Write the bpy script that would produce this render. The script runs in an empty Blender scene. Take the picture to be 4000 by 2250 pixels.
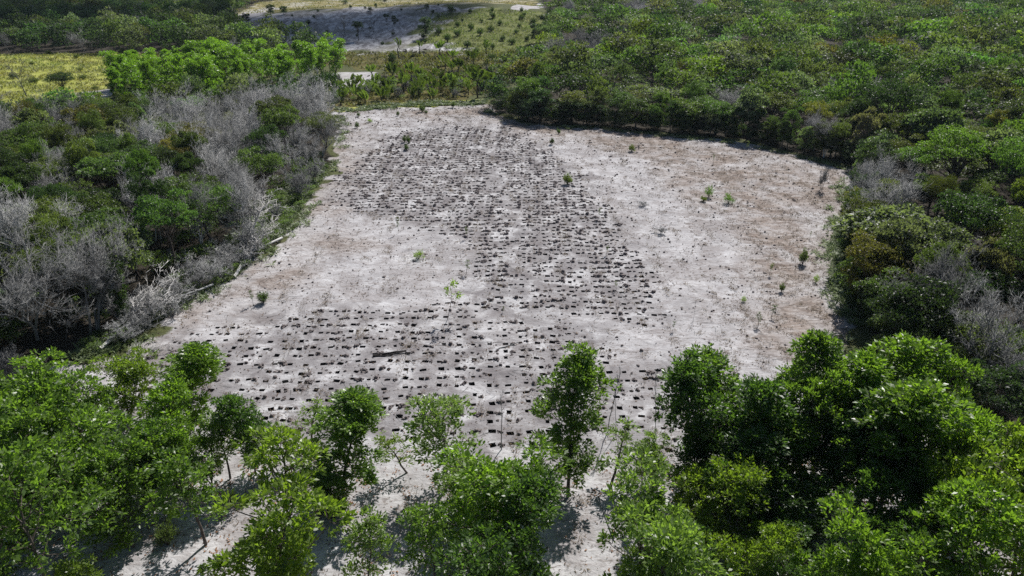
import bpy, math, random
import numpy as np
from mathutils import Vector
from mathutils.geometry import delaunay_2d_cdt

sc = bpy.context.scene
COL = sc.collection
R = math.radians

# ------------------------------------------------------------------ camera
CAM_H, PITCH, HFOV = 30.0, R(26.0), R(71.0)
cam_d = bpy.data.cameras.new('camera')
cam_d.sensor_width = 36.0
cam_d.lens = 18.0 / math.tan(HFOV / 2)
cam_d.clip_start, cam_d.clip_end = 0.5, 20000
cam = bpy.data.objects.new('camera', cam_d)
COL.objects.link(cam)
cam.location = (0, 0, CAM_H)
cam.rotation_euler = (R(90) - PITCH, 0, 0)
sc.camera = cam

# ------------------------------------------------------------------ sky, sun, exposure
SUN_EL, SUN_AZ = R(47), R(25)          # azimuth clockwise from the view direction (+Y)
w = bpy.data.worlds.new('World'); sc.world = w; w.use_nodes = True
nt = w.node_tree
sky = nt.nodes.new('ShaderNodeTexSky'); sky.sky_type = 'NISHITA'; sky.sun_disc = False
sky.sun_elevation, sky.sun_rotation = SUN_EL, SUN_AZ
sky.air_density, sky.dust_density, sky.ozone_density = 1.0, 0.6, 1.0
nt.nodes['Background'].inputs[1].default_value = 0.055
nt.links.new(sky.outputs[0], nt.nodes['Background'].inputs[0])
SUN_DIR = Vector((math.sin(SUN_AZ) * math.cos(SUN_EL), math.cos(SUN_AZ) * math.cos(SUN_EL), math.sin(SUN_EL)))
sd = bpy.data.lights.new('sun', 'SUN'); sd.energy = 4.7; sd.angle = R(0.53); sd.color = (1.0, 0.97, 0.93)
sun = bpy.data.objects.new('sun', sd); COL.objects.link(sun)
sun.rotation_euler = SUN_DIR.to_track_quat('Z', 'Y').to_euler()
sun.location = (60, 120, 200)
sc.view_settings.view_transform = 'Standard'; sc.view_settings.look = 'None'
sc.view_settings.exposure = 0.35; sc.view_settings.gamma = 1.0
sc.view_settings.use_curve_mapping = False
sc.cycles.use_denoising = False
sc.cycles.max_bounces = 6; sc.cycles.diffuse_bounces = 2; sc.cycles.glossy_bounces = 2
sc.cycles.transmission_bounces = 4; sc.cycles.transparent_max_bounces = 16; sc.cycles.caustics_reflective = False; sc.cycles.caustics_refractive = False

rng = np.random.default_rng(7)
random.seed(7)

# ------------------------------------------------------------------ terrain height and pixel -> ground
def smooth(a, b, x):
    t = np.clip((x - a) / (b - a), 0, 1)
    return t * t * (3 - 2 * t)

def H(x, y):
    x = np.asarray(x, float); y = np.asarray(y, float)
    z = 0.10 * np.sin(x * 0.21 + 1.3) * np.cos(y * 0.17) + 0.06 * np.sin(x * 0.53 + y * 0.41) + 0.04 * np.sin(y * 0.9 - x * 0.7 + 2)
    # bare dune behind the marsh, with a grassy shoulder
    u = (x + 48) / 62; v = (y - 298) / 46
    z = z + 5.2 * np.exp(-(u * u) ** 1.6) * np.exp(-v * v)
    u = (x - 6) / 50; v = (y - 292) / 50
    z = z + 3.4 * np.exp(-u * u) * np.exp(-v * v)
    z = z + 3.0 * np.sin(x * 0.004 + 1) * np.sin(y * 0.005) * smooth(420, 900, np.hypot(x, y))
    return z

F4 = 2000 / math.tan(HFOV / 2)         # focal length in photograph pixels (4000 wide)
_t = np.concatenate([np.arange(20, 150, 0.1), np.arange(150, 700, 0.25), np.arange(700, 6000, 5)])
def ground_at(px, py):
    """where the sight line through a photograph pixel meets the terrain"""
    cx = (px - 2000) / F4; cy = -(py - 1125) / F4
    d = np.array([cx, cy * math.sin(PITCH) + math.cos(PITCH), cy * math.cos(PITCH) - math.sin(PITCH)])
    d /= np.linalg.norm(d)
    X = d[0] * _t; Y = d[1] * _t; Z = CAM_H + d[2] * _t
    below = np.nonzero(Z <= H(X, Y))[0]
    i = below[0] if len(below) else len(_t) - 1
    return np.array([X[i], Y[i]])
def depth_of(p):                         # distance along the optical axis
    return p[1] * math.cos(PITCH) + (CAM_H) * math.sin(PITCH)
def height_to(p, py):                    # height at ground point p that reaches photograph row py
    a = PITCH + math.atan((py - 1125) / F4)
    return CAM_H - p[1] * math.tan(a)
def world_poly(pts):
    return np.array([ground_at(*p) if len(p) == 2 else p[:2] for p in pts])

def inside(P, poly):
    x, y = P[:, 0], P[:, 1]; c = np.zeros(len(P), bool); j = len(poly) - 1
    for i in range(len(poly)):
        xi, yi = poly[i]; xj, yj = poly[j]
        k = (yi > y) != (yj > y)
        c ^= k & (x < (xj - xi) * (y - yi) / (yj - yi + 1e-12) + xi)
        j = i
    return c
def sdist(P, poly):                      # signed distance, positive inside
    d = np.full(len(P), 1e9)
    for i in range(len(poly)):
        a = poly[i]; b = poly[(i + 1) % len(poly)]
        ab = b - a; t = np.clip(((P - a) @ ab) / (ab @ ab + 1e-12), 0, 1)
        q = a + t[:, None] * ab
        d = np.minimum(d, np.hypot(*(P - q).T))
    return np.where(inside(P, poly), d, -d)
def vnoise(P, s, seed=0):                # smooth value noise from a few sines, about -1..1
    r = np.random.default_rng(100 + seed); o = np.zeros(len(P))
    for k in range(7):
        a = r.uniform(0, 6.28); f = r.uniform(0.6, 1.7) / s
        o += np.sin((P[:, 0] * math.cos(a) + P[:, 1] * math.sin(a)) * f * 6.28 + r.uniform(0, 6.28))
    return o / 3.0
def poisson(poly, dmin, n_try, seed, grow=0.0, keep=None):
    r = np.random.default_rng(seed); lo = poly.min(0); hi = poly.max(0)
    C = r.uniform(lo, hi, (n_try, 2)); C = C[inside(C, poly)]
    if keep is not None: C = C[keep(C)]
    cell = dmin; grid = {}; out = []
    for p in C:
        dm = dmin + grow * max(0.0, math.hypot(*p) - 60)
        k = int(math.ceil(dm / cell)); gx, gy = int(p[0] // cell), int(p[1] // cell); ok = True
        for ix in range(gx - k, gx + k + 1):
            for iy in range(gy - k, gy + k + 1):
                for q in grid.get((ix, iy), ()):
                    if (q[0] - p[0]) ** 2 + (q[1] - p[1]) ** 2 < dm * dm: ok = False; break
                if not ok: break
            if not ok: break
        if ok: grid.setdefault((gx, gy), []).append(p); out.append(p)
    return np.array(out)

# ------------------------------------------------------------------ objects and meshes
def tag(o, label=None, cat=None, group=None, kind=None):
    if label: o['label'] = label
    if cat: o['category'] = cat
    if group: o['group'] = group
    if kind: o['kind'] = kind
    return o
def mesh(name, V, faces, mats, mat_idx=None, tint=None, col=None, smooth_shade=False):
    """faces: list of integer arrays (n,3) or (n,4)"""
    faces = [np.asarray(f, np.int32) for f in faces if len(f)]
    me = bpy.data.meshes.new(name)
    V = np.asarray(V, np.float32)
    me.vertices.add(len(V)); me.vertices.foreach_set('co', V.ravel())
    loops = np.concatenate([f.ravel() for f in faces])
    tot = np.concatenate([np.full(len(f), f.shape[1], np.int32) for f in faces])
    start = np.concatenate([[0], np.cumsum(tot)[:-1]]).astype(np.int32)
    me.loops.add(len(loops)); me.loops.foreach_set('vertex_index', loops)
    me.polygons.add(len(tot)); me.polygons.foreach_set('loop_start', start)
    if smooth_shade: me.polygons.foreach_set('use_smooth', np.ones(len(tot), bool))
    for m in mats: me.materials.append(m)
    if mat_idx is not None: me.polygons.foreach_set('material_index', np.asarray(mat_idx, np.int32))
    me.update(calc_edges=True)
    if tint is not None:
        a = me.attributes.new('tint', 'FLOAT', 'FACE'); a.data.foreach_set('value', np.asarray(tint, np.float32))
    if col is not None:
        a = me.attributes.new('col', 'FLOAT_COLOR', 'FACE')
        c = np.ones((len(tot), 4), np.float32); c[:, :3] = col; a.data.foreach_set('color', c.ravel())
    return me
def obj(name, me, parent=None, loc=(0, 0, 0)):
    o = bpy.data.objects.new(name, me); COL.objects.link(o); o.location = loc
    if parent is not None: o.parent = parent
    return o
def empty(name, loc, rz=0.0, s=(1, 1, 1)):
    o = bpy.data.objects.new(name, None); COL.objects.link(o)
    o.location = loc; o.rotation_euler = (0, 0, rz); o.scale = s; o.empty_display_size = 0.3
    return o

class MB:
    """collects vertices and faces"""
    def __init__(s): s.V = []; s.F3 = []; s.F4 = []; s.n = 0; s.t3 = []; s.t4 = []
    def add(s, V, F4=None, F3=None, tint=0.5):
        V = np.asarray(V, float).reshape(-1, 3)
        if F4 is not None and len(F4):
            F4 = np.asarray(F4); s.F4.append(F4 + s.n); s.t4.append(np.broadcast_to(np.asarray(tint, float), (len(F4),)))
        if F3 is not None and len(F3):
            F3 = np.asarray(F3); s.F3.append(F3 + s.n); s.t3.append(np.broadcast_to(np.asarray(tint, float), (len(F3),)))
        s.V.append(V); s.n += len(V)
    def tube(s, pts, rad, sides=5, cap=True):
        pts = np.asarray(pts, float); n = len(pts); rad = np.broadcast_to(np.asarray(rad, float), (n,))
        d = np.gradient(pts, axis=0); d /= np.linalg.norm(d, axis=1)[:, None] + 1e-9
        ref = np.array([0.31, 0.17, 0.93]) if abs(d[0][2]) < 0.8 else np.array([1.0, 0.1, 0.0])
        a = np.cross(d, ref); a /= np.linalg.norm(a, axis=1)[:, None] + 1e-9; b = np.cross(d, a)
        th = np.arange(sides) / sides * 2 * math.pi
        V = pts[:, None] + rad[:, None, None] * (np.cos(th)[None, :, None] * a[:, None] + np.sin(th)[None, :, None] * b[:, None])
        i = np.arange(n - 1)[:, None] * sides; j = np.arange(sides)[None]; k = (j + 1) % sides
        F = np.stack([i + j, i + k, i + sides + k, i + sides + j], -1).reshape(-1, 4)
        f3 = []
        V = V.reshape(-1, 3)
        if cap:
            V = np.vstack([V, pts[-1]]); e = (n - 1) * sides
            f3 = [[e + q, e + (q + 1) % sides, n * sides] for q in range(sides)]
        s.add(V, F, f3)
    def build(s, name, mats, smooth_shade=False, col=None):
        F = []; t = []
        if s.F4: F.append(np.concatenate(s.F4)); t.append(np.concatenate(s.t4))
        if s.F3: F.append(np.concatenate(s.F3)); t.append(np.concatenate(s.t3))
        return mesh(name, np.concatenate(s.V), F, mats if isinstance(mats, list) else [mats], tint=np.concatenate(t), smooth_shade=smooth_shade, col=col)

def unit(v): return v / (np.linalg.norm(v, axis=-1, keepdims=True) + 1e-9)
def leaf_quads(B, D, N, L, W, fold=0.18, droop=0.12):
    """one folded diamond per leaf"""
    D = unit(D); S = unit(np.cross(D, N)); N = np.cross(S, D)
    L = np.asarray(L)[:, None]; W = np.asarray(W)[:, None]
    mid = B + D * L * 0.48
    V = np.stack([B, mid + S * W * 0.5 + N * W * fold, B + D * L - N * L * droop, mid - S * W * 0.5 + N * W * fold], 1)
    n = len(B); F = np.arange(4 * n).reshape(n, 4)
    return V.reshape(-1, 3), F

# ------------------------------------------------------------------ materials
def new_mat(name):
    m = bpy.data.materials.new(name); m.use_nodes = True
    nt = m.node_tree; nt.nodes.clear(); return m, nt
def N(nt, typ, **kw):
    n = nt.nodes.new(typ)
    for k, v in kw.items():
        if k.startswith('i_'): n.inputs[int(k[2:])].default_value = v
        else: setattr(n, k, v)
    return n
def mixc(nt, fac, a, b, blend='MIX'):
    n = nt.nodes.new('ShaderNodeMix'); n.data_type = 'RGBA'; n.blend_type = blend; n.clamp_factor = True
    for s, v in ((0, fac), (6, a), (7, b)):
        if isinstance(v, bpy.types.NodeSocket): nt.links.new(v, n.inputs[s])
        elif v is not None: n.inputs[s].default_value = v if s == 0 else (*v, 1)
    return n.outputs[2]
def ramp(nt, src, stops):
    n = nt.nodes.new('ShaderNodeValToRGB'); e = n.color_ramp.elements
    while len(e) > 1: e.remove(e[-1])
    e[0].position, e[0].color = stops[0][0], (*stops[0][1], 1)
    for p, c in stops[1:]:
        q = e.new(p); q.color = (*c, 1)
    nt.links.new(src, n.inputs[0]); return n.outputs[0]
def noise(nt, scale, detail=4, rough=0.55, vec=None, dist=0.0):
    n = nt.nodes.new('ShaderNodeTexNoise'); n.inputs['Scale'].default_value = scale
    n.inputs['Detail'].default_value = detail; n.inputs['Roughness'].default_value = rough; n.inputs['Distortion'].default_value = dist
    if vec is not None: nt.links.new(vec, n.inputs['Vector'])
    return n.outputs[0]
def math_n(nt, op, a, b=0.0, c=0.0):
    n = nt.nodes.new('ShaderNodeMath'); n.operation = op
    for s, v in enumerate((a, b, c)):
        if isinstance(v, bpy.types.NodeSocket): nt.links.new(v, n.inputs[s])
        else: n.inputs[s].default_value = v
    return n.outputs[0]
def sstep(nt, src, a, b):
    n = nt.nodes.new('ShaderNodeMapRange'); n.interpolation_type = 'SMOOTHSTEP'
    n.inputs[1].default_value = a; n.inputs[2].default_value = b
    nt.links.new(src, n.inputs[0]); return n.outputs[0]

def leaf_mat(name, dark, light, trans, tfac=0.42, rough=0.42, spec=0.45, source='object'):
    """leaf: tint (per leaf) runs dark -> light; the colour of the single tree multiplies it"""
    m, nt = new_mat(name)
    at = N(nt, 'ShaderNodeAttribute', attribute_name='tint')
    base = mixc(nt, at.outputs['Fac'], dark, light)
    if source == 'object':
        oi = nt.nodes.new('ShaderNodeObjectInfo'); own = oi.outputs['Color']
    else:
        own = N(nt, 'ShaderNodeAttribute', attribute_name='col').outputs['Color']
    base = mixc(nt, 1.0, base, own, 'MULTIPLY')
    tr = mixc(nt, 1.0, trans, own, 'MULTIPLY')
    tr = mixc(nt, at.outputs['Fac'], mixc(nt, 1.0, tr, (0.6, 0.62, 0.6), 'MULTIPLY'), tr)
    p = nt.nodes.new('ShaderNodeBsdfPrincipled'); nt.links.new(base, p.inputs['Base Color'])
    p.inputs['Roughness'].default_value = rough; p.inputs['Specular IOR Level'].default_value = spec
    t = nt.nodes.new('ShaderNodeBsdfTranslucent'); nt.links.new(tr, t.inputs['Color'])
    x = nt.nodes.new('ShaderNodeMixShader'); x.inputs[0].default_value = tfac
    nt.links.new(p.outputs[0], x.inputs[1]); nt.links.new(t.outputs[0], x.inputs[2])
    o = nt.nodes.new('ShaderNodeOutputMaterial'); nt.links.new(x.outputs[0], o.inputs[0])
    return m
def bark_mat(name, a, b, scale=6.0, use_obj=False):
    m, nt = new_mat(name)
    tc = nt.nodes.new('ShaderNodeTexCoord')
    mp = N(nt, 'ShaderNodeMapping'); mp.inputs['Scale'].default_value = (1, 1, 0.25); nt.links.new(tc.outputs['Object'], mp.inputs[0])
    n1 = noise(nt, scale, 5, 0.65, mp.outputs[0])
    c = ramp(nt, n1, [(0.3, a), (0.7, b)])
    if use_obj:
        oi = nt.nodes.new('ShaderNodeObjectInfo'); c = mixc(nt, 1.0, c, oi.outputs['Color'], 'MULTIPLY')
    p = nt.nodes.new('ShaderNodeBsdfPrincipled'); nt.links.new(c, p.inputs['Base Color']); p.inputs['Roughness'].default_value = 0.85
    p.inputs['Specular IOR Level'].default_value = 0.2
    o = nt.nodes.new('ShaderNodeOutputMaterial'); nt.links.new(p.outputs[0], o.inputs[0])
    return m

M = {}
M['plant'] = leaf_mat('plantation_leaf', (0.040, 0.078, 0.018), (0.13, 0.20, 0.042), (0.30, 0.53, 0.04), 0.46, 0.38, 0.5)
M['forest'] = leaf_mat('forest_leaf', (0.032, 0.048, 0.024), (0.120, 0.152, 0.070), (0.20, 0.30, 0.050), 0.42, 0.45, 0.32)
M['forest_far'] = leaf_mat('far_forest_leaf', (0.032, 0.048, 0.024), (0.120, 0.152, 0.070), (0.20, 0.30, 0.050), 0.42, 0.55, 0.30, source='col')
M['fern'] = leaf_mat('fern_leaf', (0.11, 0.15, 0.06), (0.24, 0.30, 0.13), (0.26, 0.36, 0.10), 0.40, 0.5)
M['grass'] = leaf_mat('grass_blade', (0.14, 0.165, 0.040), (0.28, 0.295, 0.075), (0.42, 0.44, 0.08), 0.40, 0.6, source='col')
M['straw'] = leaf_mat('dry_straw', (0.10, 0.075, 0.05), (0.30, 0.235, 0.16), (0.25, 0.19, 0.12), 0.25, 0.7, 0.2)
M['palm'] = leaf_mat('palm_leaf', (0.032, 0.060, 0.018), (0.085, 0.125, 0.032), (0.15, 0.23, 0.03), 0.34, 0.38)
M['palm_dead'] = leaf_mat('dead_palm_leaf', (0.10, 0.085, 0.075), (0.22, 0.19, 0.165), (0.10, 0.08, 0.06), 0.20, 0.7, 0.2)
M['litter'] = leaf_mat('fallen_leaf', (0.06, 0.04, 0.03), (0.24, 0.16, 0.10), (0.12, 0.07, 0.03), 0.15, 0.6, 0.2)
M['bark'] = bark_mat('bark', (0.055, 0.042, 0.036), (0.15, 0.125, 0.11))
M['dead'] = bark_mat('dead_wood', (0.13, 0.13, 0.128), (0.30, 0.30, 0.295), 4, True)
M['pale'] = bark_mat('bleached_wood', (0.42, 0.405, 0.39), (0.68, 0.66, 0.64), 5)
M['burnt'] = bark_mat('charred_wood', (0.010, 0.009, 0.009), (0.045, 0.038, 0.036), 8)

def soil_mat(name, a, b, c):
    m, nt = new_mat(name)
    g = nt.nodes.new('ShaderNodeNewGeometry')
    n1 = noise(nt, 3.1, 6, 0.65, g.outputs['Position']); n2 = noise(nt, 21.0, 3, 0.6, g.outputs['Position'])
    col = ramp(nt, n1, [(0.28, a), (0.52, b), (0.75, c)])
    col = mixc(nt, sstep(nt, n2, 0.40, 0.75), col, b)
    p = nt.nodes.new('ShaderNodeBsdfPrincipled'); nt.links.new(col, p.inputs['Base Color'])
    p.inputs['Roughness'].default_value = 0.95; p.inputs['Specular IOR Level'].default_value = 0.1
    bp = N(nt, 'ShaderNodeBump'); bp.inputs['Strength'].default_value = 0.6; bp.inputs['Distance'].default_value = 0.03
    nt.links.new(n2, bp.inputs['Height']); nt.links.new(bp.outputs[0], p.inputs['Normal'])
    o = nt.nodes.new('ShaderNodeOutputMaterial'); nt.links.new(p.outputs[0], o.inputs[0])
    return m
M['clod'] = soil_mat('turned_soil', (0.10, 0.085, 0.084), (0.185, 0.16, 0.155), (0.32, 0.285, 0.275))
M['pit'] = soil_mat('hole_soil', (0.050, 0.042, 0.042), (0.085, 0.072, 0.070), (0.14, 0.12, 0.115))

# ------------------------------------------------------------------ zones of the ground
FIELD = world_poly([(1310, 435), (1450, 432), (1600, 418), (1900, 406), (1940, 450), (2040, 485), (2500, 520), (2900, 562), (3100, 602), (3330, 665), (3300, 760), (3255, 950),
                    (3240, 1150), (3330, 1290), (3300, 1380), (3420, 1480), (3650, 1760), (40, 18, 0), (-48, 18, 0), (0, 1780), (0, 1650), (150, 1490), (300, 1428),
                    (480, 1378), (700, 1195), (930, 1088), (1100, 935), (1200, 800), (1290, 650), (1340, 500)])
GRASS = world_poly([(0, 213), (450, 203), (760, 212), (700, 290), (440, 330), (300, 395), (100, 420), (-300, 420), (-300, 220)])
SANDS = [world_poly(p) for p in ([(290, 400), (300, 362), (430, 345), (460, 370), (410, 400)],
                                 [(870, 350), (1150, 320), (1340, 275), (1480, 283), (1500, 318), (1400, 345), (1250, 340), (1000, 385)],
                                 [(900, 62), (1040, 30), (1120, 30), (1000, 66)], [(1990, 35), (2110, 8), (2120, 30), (2060, 42)])]
ASH = world_poly([(880, 100), (960, 66), (1130, 45), (1350, 32), (1600, 22), (1760, 26), (1860, 40), (1740, 52), (1690, 90), (1640, 140), (1630, 165), (1800, 190), (1780, 205), (1400, 203), (1200, 182), (1000, 160), (880, 130)])
MARSH = world_poly([(1100, 232), (1350, 205), (1900, 208), (2060, 250), (1960, 345), (1700, 400), (1350, 425), (1290, 350), (1500, 335), (1500, 275), (1340, 262)])
MOUND = world_poly([(1690, 52), (1900, 38), (2060, 40), (2200, 70), (2120, 200), (1960, 250), (1800, 205), (1640, 165), (1650, 130)])
FARSTRIP = world_poly([(880, 60), (1130, 44), (1350, 30), (1700, 20), (2090, 25), (2090, 0), (900, 0)])
FOR_R = np.vstack([world_poly([(1925, 432), (2060, 482), (2500, 508), (2900, 548), (3100, 590), (3355, 655), (3340, 770), (3300, 960), (3310, 1150), (3380, 1290), (3480, 1440), (3800, 1740)]),
                   [[44, 25], [80, 25], [190, 120], [330, 260], [420, 400]], world_poly([(3500, 12), (3000, 3)]), [[110, 470], [20, 470]],
                   world_poly([(2110, 20), (2150, 60), (2180, 110), (2130, 200), (2120, 270), (2030, 330), (1950, 390)])])
FOR_L = np.vstack([world_poly([(1310, 520), (1265, 650), (1175, 800), (1080, 930), (905, 1085), (680, 1195), (455, 1378), (280, 1425), (120, 1470), (0, 1600)]), [[-60, 30], [-95, 60], [-130, 150]],
                   world_poly([(-100, 560), (300, 520), (500, 520), (700, 500), (900, 470), (1100, 462), (1300, 470)])])
FOR_FL = np.vstack([world_poly([(-300, 228), (0, 212), (450, 205), (800, 216), (1000, 235), (1280, 225), (1100, 185), (900, 150), (880, 70), (1000, 12)]), [[-110, 470], [-420, 470], [-300, 260]]])
BELT = world_poly([(1290, 395), (1320, 335), (1500, 322), (1700, 308), (1900, 295), (1990, 305), (1950, 370), (1890, 382), (1600, 390), (1450, 402), (1330, 412)])
GROVE = world_poly([(440, 395), (470, 350), (560, 330), (720, 325), (800, 300), (960, 295), (1150, 300), (1330, 283), (1330, 300), (1200, 320), (1210, 345), (1030, 355), (900, 380), (800, 405), (560, 415)])

BLOCKS = [world_poly([(470, 1425), (620, 1330), (1000, 1262), (1250, 1218), (1700, 1203), (1870, 1185), (1900, 1240), (2200, 1262), (2300, 1330), (2420, 1400), (2640, 1440), (2680, 1560),
                      (2640, 1730), (2300, 1735), (1700, 1725), (1230, 1740), (1000, 1650), (800, 1570), (620, 1600), (430, 1690), (420, 1620), (540, 1500)]),
          world_poly([(1880, 1210), (1860, 1060), (1800, 930), (1560, 860), (1250, 800), (1330, 690), (1440, 570), (1600, 500), (2000, 500), (2160, 600), (2300, 740), (2420, 900), (2480, 1020), (2560, 1130), (2640, 1225), (2500, 1255), (2150, 1235)])]

# ------------------------------------------------------------------ planting holes
hr = np.random.default_rng(31)
PITV = []
for k in range(10):
    a, b = hr.uniform(0.17, 0.24), hr.uniform(0.14, 0.22)
    p = np.array([(-a, -b), (0, -b * 1.04), (a, -b), (a * 1.04, 0), (a, b), (0, b), (-a, b), (-a * 1.03, 0)])
    PITV.append(p + hr.normal(0, 0.022, p.shape))
holes = []
for bi, (poly, sx, sy, rot, drop) in enumerate([(BLOCKS[0], 1.30, 1.20, R(2), 0.05), (BLOCKS[1], 1.16, 1.10, R(-1.5), 0.04)]):
    lo, hi = poly.min(0) - 8, poly.max(0) + 8
    gx, gy = np.meshgrid(np.arange(-80, 80, sx), np.arange(20, 150, sy))
    g = np.stack([gx.ravel(), gy.ravel()], 1)
    g[:, 0] += np.repeat(np.cumsum(hr.normal(0, 0.05, gx.shape[0])), gx.shape[1])
    c, s = math.cos(rot), math.sin(rot)
    g = np.stack([g[:, 0] * c - (g[:, 1] - 60) * s, g[:, 0] * s + (g[:, 1] - 60) * c + 60], 1)
    g[:, 1] += 0.30 * np.sin(g[:, 0] * 0.12 + bi)
    g += hr.normal(0, 0.085, g.shape)
    sdv = sdist(g, poly) + vnoise(g, 9, 3) * 1.0
    keep = (sdv > 0) & (hr.random(len(g)) > drop)
    if bi == 1: keep &= ~inside(g, BLOCKS[0])
    # trampled strip that runs up the middle of the planted block
    if bi == 1: keep &= ~((np.abs(g[:, 0] + 1.0 + 0.05 * (g[:, 1] - 80) - 0.8 * np.sin(g[:, 1] * 0.1)) < 0.7) & (hr.random(len(g)) < 0.75))
    for q in g[keep]: holes.append((q[0], q[1], int(hr.integers(10)), hr.uniform(0.78, 1.12), hr.normal(0, 0.16)))
holes.sort(key=lambda h: math.hypot(h[0], h[1]))

# ------------------------------------------------------------------ ground sheet
X0, X1, Y0, Y1 = -40, 50, 26, 146
def graded(a0, a1, lo, hi, first=1.0, g=1.045):
    L = [float(v) for v in range(a0, a1 + 1)]; s = first; v = L[-1]
    while v < hi: s = min(s * g, 400); v += s; L.append(v)
    s = first; v = L[0]; B = []
    while v > lo: s = min(s * g, 400); v -= s; B.append(v)
    return np.array(B[::-1] + L)
gx = graded(X0, X1, -5000, 5000, 1.0, 1.03); gy = graded(Y0, Y1, -300, 9000, 1.0, 1.015)
XX, YY = np.meshgrid(gx, gy); nx, ny = len(gx), len(gy)
P_out = np.stack([XX.ravel(), YY.ravel()], 1)
ii, jj = np.meshgrid(np.arange(nx - 1), np.arange(ny - 1))
ii, jj = ii.ravel(), jj.ravel()
cxm = (gx[ii] + gx[ii + 1]) / 2; cym = (gy[jj] + gy[jj + 1]) / 2
o_ = ~((cxm > X0) & (cxm < X1) & (cym > Y0) & (cym < Y1)); ii, jj = ii[o_], jj[o_]
Q_out = np.stack([jj * nx + ii, jj * nx + ii + 1, (jj + 1) * nx + ii + 1, (jj + 1) * nx + ii], 1)
# inner rectangle: triangulated round every hole
pts = []
for v in range(X0, X1 + 1): pts += [(v, Y0), (v, Y1)]
for v in range(Y0 + 1, Y1): pts += [(X0, v), (X1, v)]
nb = len(pts); faces_in = []; rimz = {}
for h in holes:
    p = PITV[h[2]] * h[3]; c, s = math.cos(h[4]), math.sin(h[4]); i0 = len(pts); z = float(H(h[0], h[1]))
    for a, b in p:
        rimz[len(pts)] = z; pts.append((h[0] + a * c - b * s, h[1] + a * s + b * c))
    faces_in.append(list(range(i0, i0 + 8)))
nr = len(pts)
hxy = np.array([(h[0], h[1]) for h in holes])
fx, fy = np.meshgrid(np.arange(X0 + 0.4, X1, 0.8), np.arange(Y0 + 0.4, Y1, 0.8))
fill = np.stack([fx.ravel(), fy.ravel()], 1) + hr.uniform(-0.25, 0.25, (fx.size, 2))
cellh = {}
for q in hxy: cellh.setdefault((int(q[0]), int(q[1])), []).append(q)
for p in fill:
    ok = True
    for ix in (-1, 0, 1):
        for iy in (-1, 0, 1):
            for q in cellh.get((int(p[0]) + ix, int(p[1]) + iy), ()):
                if (q[0] - p[0]) ** 2 + (q[1] - p[1]) ** 2 < 0.16: ok = False
    if ok: pts.append((p[0], p[1]))
vo, eo, fo, ov, oe, of = delaunay_2d_cdt([Vector(p) for p in pts], [], faces_in, 0, 1e-5, True)
tri = np.array([f for f, src in zip(fo, of) if len(f) == 3 and not src], np.int32)
P_in = np.array([(v.x, v.y) for v in vo])
z_in = H(P_in[:, 0], P_in[:, 1]); jit = hr.normal(0, 0.035, len(P_in))
for i, src in enumerate(ov):
    if src:
        if src[0] < nb: jit[i] = 0
        elif src[0] < nr: z_in[i] = rimz[src[0]]; jit[i] = 0
z_in += jit
tri_n = (P_in[tri[:, 1], 0] - P_in[tri[:, 0], 0]) * (P_in[tri[:, 2], 1] - P_in[tri[:, 0], 1]) - (P_in[tri[:, 1], 1] - P_in[tri[:, 0], 1]) * (P_in[tri[:, 2], 0] - P_in[tri[:, 0], 0])
tri[tri_n < 0] = tri[tri_n < 0][:, ::-1]
GP = np.vstack([P_out, P_in]); GZ = np.concatenate([H(P_out[:, 0], P_out[:, 1]), z_in])

def soft(poly, wdt, seed, amp): return smooth(-wdt, wdt, sdist(GP, poly) + vnoise(GP, 14, seed) * amp)
z_field = smooth(-0.9, 0.9, sdist(GP, FIELD) + vnoise(GP, 14, 1) * 0.8 + vnoise(GP, 4, 2) * 0.8)
z_sand = np.maximum.reduce([z_field] + [soft(s, 2.0, 2, 1.5) for s in SANDS])
z_ash = soft(ASH, 13, 3, 7); z_grass = np.maximum(soft(GRASS, 3, 4, 2), 0.9 * soft(world_poly([(1330, 442), (1450, 434), (1600, 420), (1900, 409), (1900, 386), (1600, 394), (1450, 408), (1310, 420)]), 1.0, 4, 0.8)); z_marsh = soft(MARSH, 4, 5, 4); z_mound = soft(MOUND, 10, 6, 7)
z_far = soft(FARSTRIP, 10, 7, 8)
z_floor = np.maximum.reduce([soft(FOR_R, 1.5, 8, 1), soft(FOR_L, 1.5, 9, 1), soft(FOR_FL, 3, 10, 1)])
z_dist = np.maximum(*[smooth(-2.5, 2.5, sdist(GP, b) + vnoise(GP, 10, 11) * 2.5) for b in BLOCKS])
# dry brown stubble over the unplanted flank of the clearing
DRY = world_poly([(1400, 440), (1900, 420), (2600, 535), (3300, 660), (3260, 900), (3240, 1150), (3300, 1330), (2900, 1380), (2900, 1150), (2950, 950), (2800, 800), (2600, 640), (2300, 560), (1900, 470)])
DRY2 = world_poly([(1350, 480), (1420, 560), (1230, 800), (1300, 1000), (1000, 1180), (560, 1350), (700, 1200), (1000, 1060), (1200, 820)])
z_dry = np.maximum(soft(DRY, 5, 12, 3.5), 0.8 * soft(DRY2, 4, 13, 3))
gm = mesh('ground', np.column_stack([GP, GZ]), [Q_out, tri + len(P_out)], [], smooth_shade=True)
for nm, (a, b, c) in {'za': (z_sand, z_ash, z_grass), 'zb': (z_marsh, z_mound, z_floor), 'zc': (z_dist, z_dry, z_far)}.items():
    at = gm.attributes.new(nm, 'FLOAT_COLOR', 'POINT')
    arr = np.ones((len(GP), 4), np.float32); arr[:, 0] = a; arr[:, 1] = b; arr[:, 2] = c
    at.data.foreach_set('color', arr.ravel())

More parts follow.
